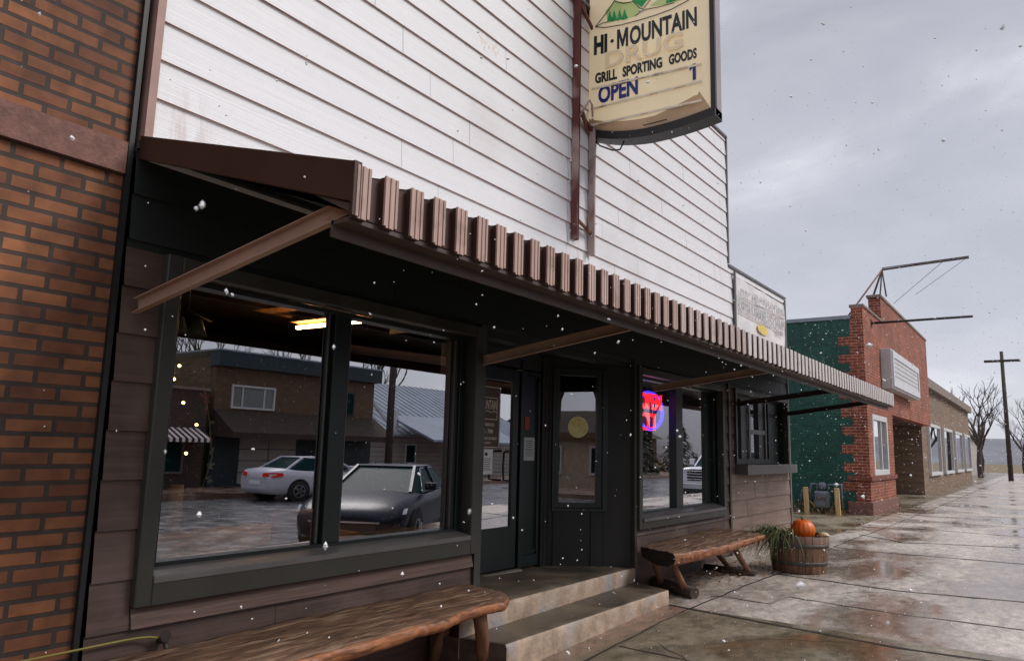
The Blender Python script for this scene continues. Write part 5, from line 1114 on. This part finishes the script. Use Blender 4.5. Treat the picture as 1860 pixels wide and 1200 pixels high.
for k in range(34): x = 23.6+k*.5; obox(bm, (x, HY+.5, 1.97), (x, HY-6, 5.02), .03, .03)
obj('roof_seam', bm, M['metal_roof'], HU)
bm = bmesh.new(); prism(bm, [(26.4, HY+2.6, 1.7), (26.4, HY-.4, 2.9), (26.4, HY-.4, 2.8), (26.4, HY+2.6, 1.6)], (9, 0, 0)); obj('porch_roof', bm, M['metal_roof'], HU)
bm = bmesh.new(); prism(bm, [(24.0, HY+.3, 3.9), (24.0, HY+.3, 3.75), (26.2, HY+.3, 1.9), (26.2, HY+.3, 2.1)], (0, .1, 0)); box(bm, 26.3, 26.5, HY+.1, HY+.2, 2.0, 3.1); obj('barge_board', bm, M['white_paint'], HU)
fr = bmesh.new(); ring(fr, 27.2, 28.0, .5, 1.5, .08, HY+.02, HY+.09); f_ = obj('window', fr, M['white_paint'], HU); obj('pane', B((27.28, 27.92, HY+.04, HY+.044, .58, 1.42)), M['car_glass'], f_)
UP = empty('utility_pole', (17.25, -9.7, -.3), 'dark wooden utility pole beside the far lane of the street', 'pole'); UP.location = (21.5, -13.6, -.2)
bm = bmesh.new(); tube(bm, [(21.5, -13.6, -.2), (21.5, -13.6, 9)], [.16, .11], 10); obj('shaft', bm, M['pole_wood'], UP); bm = bmesh.new(); box(bm, 20.4, 22.6, -13.75, -13.68, 8.2, 8.35); obj('crossarm', bm, M['pole_wood'], UP)

def bare_tree(name, loc, h, seed, label, lean=0):
    rnd = random.Random(seed); e = empty(name, loc, label, 'tree', 'bare trees behind the houses')
    bt, bc_ = bmesh.new(), bmesh.new()
    def br(p, d, L_, r, dep):
        q = p+d*L_; mid = p.lerp(q, .5)+Vector((rnd.uniform(-1, 1), rnd.uniform(-1, 1), 0))*L_*.06
        tube(bt if dep == 0 else bc_, [p, mid, q], [r, r*.85, r*.68], 6 if dep < 2 else 3, cap=False)
        if dep >= 5: return
        for k in range(rnd.choice((2, 3)) if dep else 4):
            nd = (d+Vector((rnd.uniform(-1, 1), rnd.uniform(-1, 1), rnd.uniform(-.15, .6)))*(.62 if dep else .75)).normalized()
            br(q if k else p.lerp(q, .85), nd, L_*rnd.uniform(.6, .85), r*rnd.uniform(.5, .68), dep+1)
    br(Vector(loc), Vector((lean, 0, 1)).normalized(), h*.28, h*.022, 0)
    obj('trunk', bt, M['bark'], e); obj('crown', bc_, M['bark'], e)
TR = [((12.5, -27, -.3), 8.5, 1, 'bare tree behind the low dark brick shop'), ((20.8, -31, -.3), 10.5, 2, 'bare tree rising behind the brown building roof'), ((31, -32, -.3), 10.5, 3, 'bare tree behind the white house ridge'), ((37, -30, -.3), 11, 4, 'spreading bare tree right of the white house roof'), ((26, -34, -.3), 11, 6, 'tall bare tree between brown building and white house'),
      ((44, -20, -.3), 10, 7, 'bare tree at the bend of the street beyond the white house'), ((52, -16.5, -.3), 10, 8, 'bare street tree far down the far sidewalk'), ((8, -25, -.3), 9, 9, 'bare tree left of the low brick shop')]
for l_, h_, s_, lb in TR: bare_tree('bare_tree', l_, h_, s_, lb)
def conifer(loc, h, r, seed, label):
    rnd = random.Random(seed); e = empty('conifer_tree', loc, label, 'tree', 'dark conifers down the street'); x, y, z = loc
    bm = bmesh.new(); tube(bm, [(x, y, z), (x, y, z+h*.95)], [h*.025, .02], 7); obj('trunk', bm, M['bark'], e)
    bm = bmesh.new()
    for k in range(int(900)):
        t_ = rnd.random()**.8; rr_ = r*(1-t_)*(.55+.5*rnd.random())*(1+.18*math.sin(t_*40)); a = rnd.uniform(0, 6.283); c = Vector((x+rr_*math.cos(a), y+rr_*math.sin(a), z+h*(.08+.92*t_)-rr_*.25))
        d = Vector((math.cos(a), math.sin(a), -.35)); s_ = Vector((-d.y, d.x, 0)); L_ = h*rnd.uniform(.03, .07)
        bm.faces.new([bm.verts.new(v) for v in (c-d*L_, c+s_*L_*.4, c+d*L_*.9+Vector((0, 0, -L_*.2)), c-s_*L_*.4)])
    obj('crown', bm, M['needle'], e)
for l_, h_, r_, s_, lb in (((47, -15.5, -.3), 6.0, 2.0, 1, 'dark conifer nearest on the far side of the street bend'), ((50.5, -17.5, -.3), 7.5, 2.4, 2, 'taller dark conifer behind the nearest one at the bend'), ((56, -16, -.3), 4.5, 2.2, 3, 'broad dark conifer farther along the far kerb'), ((84, -15, -.3), 9, 3, 4, 'tallest dark conifer at the far end of the street')): conifer(l_, h_, r_, s_, lb)
# low things at the end of the street and to the right of the frame
bm = bmesh.new(); rnd = random.Random(2)
for k in range(5200):
    x = rnd.uniform(40, 95); y = rnd.uniform(-34, -17.5); h_ = rnd.uniform(.3, 1.5)*(1+noise.noise((x*.2, y*.2, 0))); c = Vector((x, y, -.5+h_*rnd.random()*1.3)); a = rnd.uniform(0, 6.3); s_ = rnd.uniform(.12, .3)
    bm.faces.new([bm.verts.new(c+Vector((math.cos(a+q)*s_, math.sin(a+q)*s_, s_*math.sin(q*1.7+a)))) for q in (0, 1.7, 3.1, 4.6)]).material_index = rnd.choice((0, 0, 1))
tag(obj('roadside_brush', bm, [M['needle'], M['straw']]), 'brown and green brush on the bank beyond the far kerb', 'brush', kind='stuff')
WB = empty('white_building', (75, -19, -.3), 'white clapboard building beyond the conifers across the street', 'building')
obj('wall', B((66, 88, -24, -15.5, -.4, 6.2)), mat('clap_white', (.74, .74, .75), .6, .06, (1, 1, 4)), WB)
bm = bmesh.new()
for k in range(22): box(bm, 65.96, 88, -15.5, -15.47, .2+k*.27, .225+k*.27)
obj('siding_line', bm, M['sill_grey'], WB); obj('cornice', B((65.8, 88.2, -15.6, -15.3, 6.2, 6.6)), M['dark_trim'], WB)
bm = B((70, 71.4, -15.5, -15.42, .8, 2.6)); obj('window', bm, M['car_glass'], WB); bm = B((75, 76.4, -15.5, -15.42, .8, 2.6)); obj('window', bm, M['car_glass'], WB)
for i, (x, y, w_, d_, h_, m_, lb) in enumerate(((75, 10, 14, 10, 3.4, 'house_white', 'low white house far down the near side of the street'), (96, -22, 16, 12, 4, 'bwall', 'brown house at the far end of the street'), (58, -26, 12, 9, 2.6, 'bwall', 'brown shed behind the brush at the street bend'))):
    e = empty('far_house', (x, y, -.3), lb, 'house', 'small houses in the distance'); obj('wall', B((x-w_/2, x+w_/2, y-d_/2, y+d_/2, -.4, h_)), M[m_], e)
    bm = bmesh.new(); prism(bm, [(x-w_/2-.4, y-d_/2-.5, h_-.1), (x-w_/2-.4, y, h_+2.2), (x-w_/2-.4, y+d_/2+.5, h_-.1)], (w_+.8, 0, 0)); obj('roof', bm, M['shingle'], e)
    fr = B((x-w_/2-.03, x-w_/2, y-1.6, y-.4, .6, 1.9)); obj('window', fr, M['car_glass'], e)
for l_, h_, s_, lb in (((64, 4, -.2), 9, 21, 'bare tree on the near sidewalk beyond the tan shop row'), ((82, -2, -.2), 10, 22, 'bare tree at the vanishing end of the sidewalk'), ((72, -14, -.2), 10, 23, 'bare tree over the brush far across the street')): bare_tree('bare_tree', l_, h_, s_, lb)
for i in range(7): bare_tree('bare_tree', (96+i*9, 2+((i*37) % 23), -.3), 9+(i*5) % 4, 40+i, 'bare tree %s of the group beyond the end of the sidewalk' % ('first', 'second', 'third', 'fourth', 'fifth', 'sixth', 'seventh')[i])
e = empty('utility_pole', (58, 2.0, .13), 'tall utility pole with crossarm standing on the far end of the sidewalk', 'pole'); bm = bmesh.new(); tube(bm, [(58, 2.0, .1), (58, 2.0, 8.5)], [.15, .1], 8); obj('shaft', bm, M['pole_wood'], e); obj('crossarm', B((57.9, 58.1, 1.0, 3.0, 7.8, 7.95)), M['pole_wood'], e)
bm = bmesh.new(); n = 60; ring0 = []
for k in range(n): a = 2*math.pi*k/n; R0 = 420; h_ = 9+16*abs(noise.noise((math.cos(a)*2.3, math.sin(a)*2.3, 1)))+5*noise.noise((math.cos(a)*9, math.sin(a)*9, 4)); ring0.append((a, h_))
for k in range(n):
    (a, h1), (b, h2) = ring0[k], ring0[(k+1) % n]
    p = lambda a_, R_0, z_: (math.cos(a_)*R_0, math.sin(a_)*R_0, z_)
    quad(bm, p(a, 330, -2), p(b, 330, -2), p(b, 420, h2), p(a, 420, h1)); quad(bm, p(a, 420, h1), p(b, 420, h2), p(b, 560, -2), p(a, 560, -2))
bmesh.ops.remove_doubles(bm, verts=bm.verts, dist=.01)
struct('hills', bm, mat('hill_haze', (.17, .17, .19), .9, .3, (.02, .02, .05)))
for l_, h_, s_, lb in (((-2, -16, -.2), 10, 31, 'bare tree in front of the tan house left of the brick shop'), ((-7, -21, -.2), 11, 32, 'bare tree behind the tan house'), ((2.5, -22, -.2), 11, 33, 'bare tree between the tan house and the brick shop'), ((-12, -24, -.2), 12, 34, 'bare tree at the left end of the far sidewalk')): bare_tree('bare_tree', l_, h_, s_, lb)
TH = empty('tan_house', (-3, -21, -.3), 'tan house with orange brown porch across the street at the far left', 'house')
obj('wall', B((-8, 1.5, -26, -19, -.3, 2.2)), mat('tan_wall', (.50, .38, .28), .8, .2), TH)
bm = bmesh.new(); prism(bm, [(-8.4, -18.6, 2.1), (-8.4, -22.5, 3.4), (-8.4, -26.4, 2.1)], (10.3, 0, 0)); obj('roof', bm, M['shingle'], TH)
bm = bmesh.new()
for x_ in (-6.8, -4.2, -1.4): fr = bmesh.new(); ring(fr, x_, x_+1.2, .3, 1.6, .1, -19, -18.93); f_ = obj('window', fr, M['white_paint'], TH); obj('pane', B((x_+.1, x_+1.1, -18.98, -18.97, .4, 1.5)), M['car_glass'], f_)
bm.free(); obj('porch_beam', B((-8, 1.5, -18.9, -18.6, 1.9, 2.2)), M['bwall'], TH)
_sc = [o for o in COL.objects if o.name == 'parked_car'][0]; _sc.scale = (1.03, 1, .92)
# ================================================================ FALLING SNOW
bm = bmesh.new(); rnd = random.Random(77)
def flake(c, s_):
    n = rnd.choice((1, 1, 2, 3))
    for q in range(n):
        o_ = Vector((rnd.uniform(-1, 1), rnd.uniform(-1, 1), rnd.uniform(-1, 1)))*s_*.7 if q else Vector()
        r_ = s_*rnd.uniform(.5, 1); vs = [bm.verts.new(c+o_+Vector(v)*r_*rnd.uniform(.6, 1.2)) for v in ((1, 0, 0), (-1, 0, 0), (0, 1, 0), (0, -1, 0), (0, 0, 1), (0, 0, -1))]
        for f in ((0, 2, 4), (2, 1, 4), (1, 3, 4), (3, 0, 4), (2, 0, 5), (1, 2, 5), (3, 1, 5), (0, 3, 5)): bm.faces.new([vs[i] for i in f])
def snow(n, x0, x1, y0, y1, z0, z1, s0, s1):
    for k in range(n):
        c = Vector((rnd.uniform(x0, x1), rnd.uniform(y0, y1), rnd.uniform(z0, z1)))
        if (c-EYE).length < 1.1: continue
        flake(c, s0+(s1-s0)*rnd.random()**2.5)
snow(7000, -1, 11, -1.5, 2.05, 0, 5.0, .0018, .0062)
snow(5500, 8, 19, -2, 3.3, 0, 5.5, .003, .0085)
for q, dist, s_ in (((366, 374), .55, .0034), ((357, 379), .55, .0026), ((673, 571), 1.2, .0036), ((1450, 1062), .42, .0026), ((852, 930), .5, .0016), ((1612, 1130), .6, .002), ((300, 820), .7, .002), ((1160, 330), .8, .002), ((520, 905), .9, .002), ((1013, 575), 3.0, .006), ((876, 536), 3.2, .006), ((932, 940), 2.4, .005), ((1175, 150), 2.0, .006)):
    flake(EYE+ray(*q).normalized()*dist, s_)
tag(obj('falling_snow', bm, M['snow']), 'scattered white snowflakes falling in front of the shop', 'snow', kind='stuff')
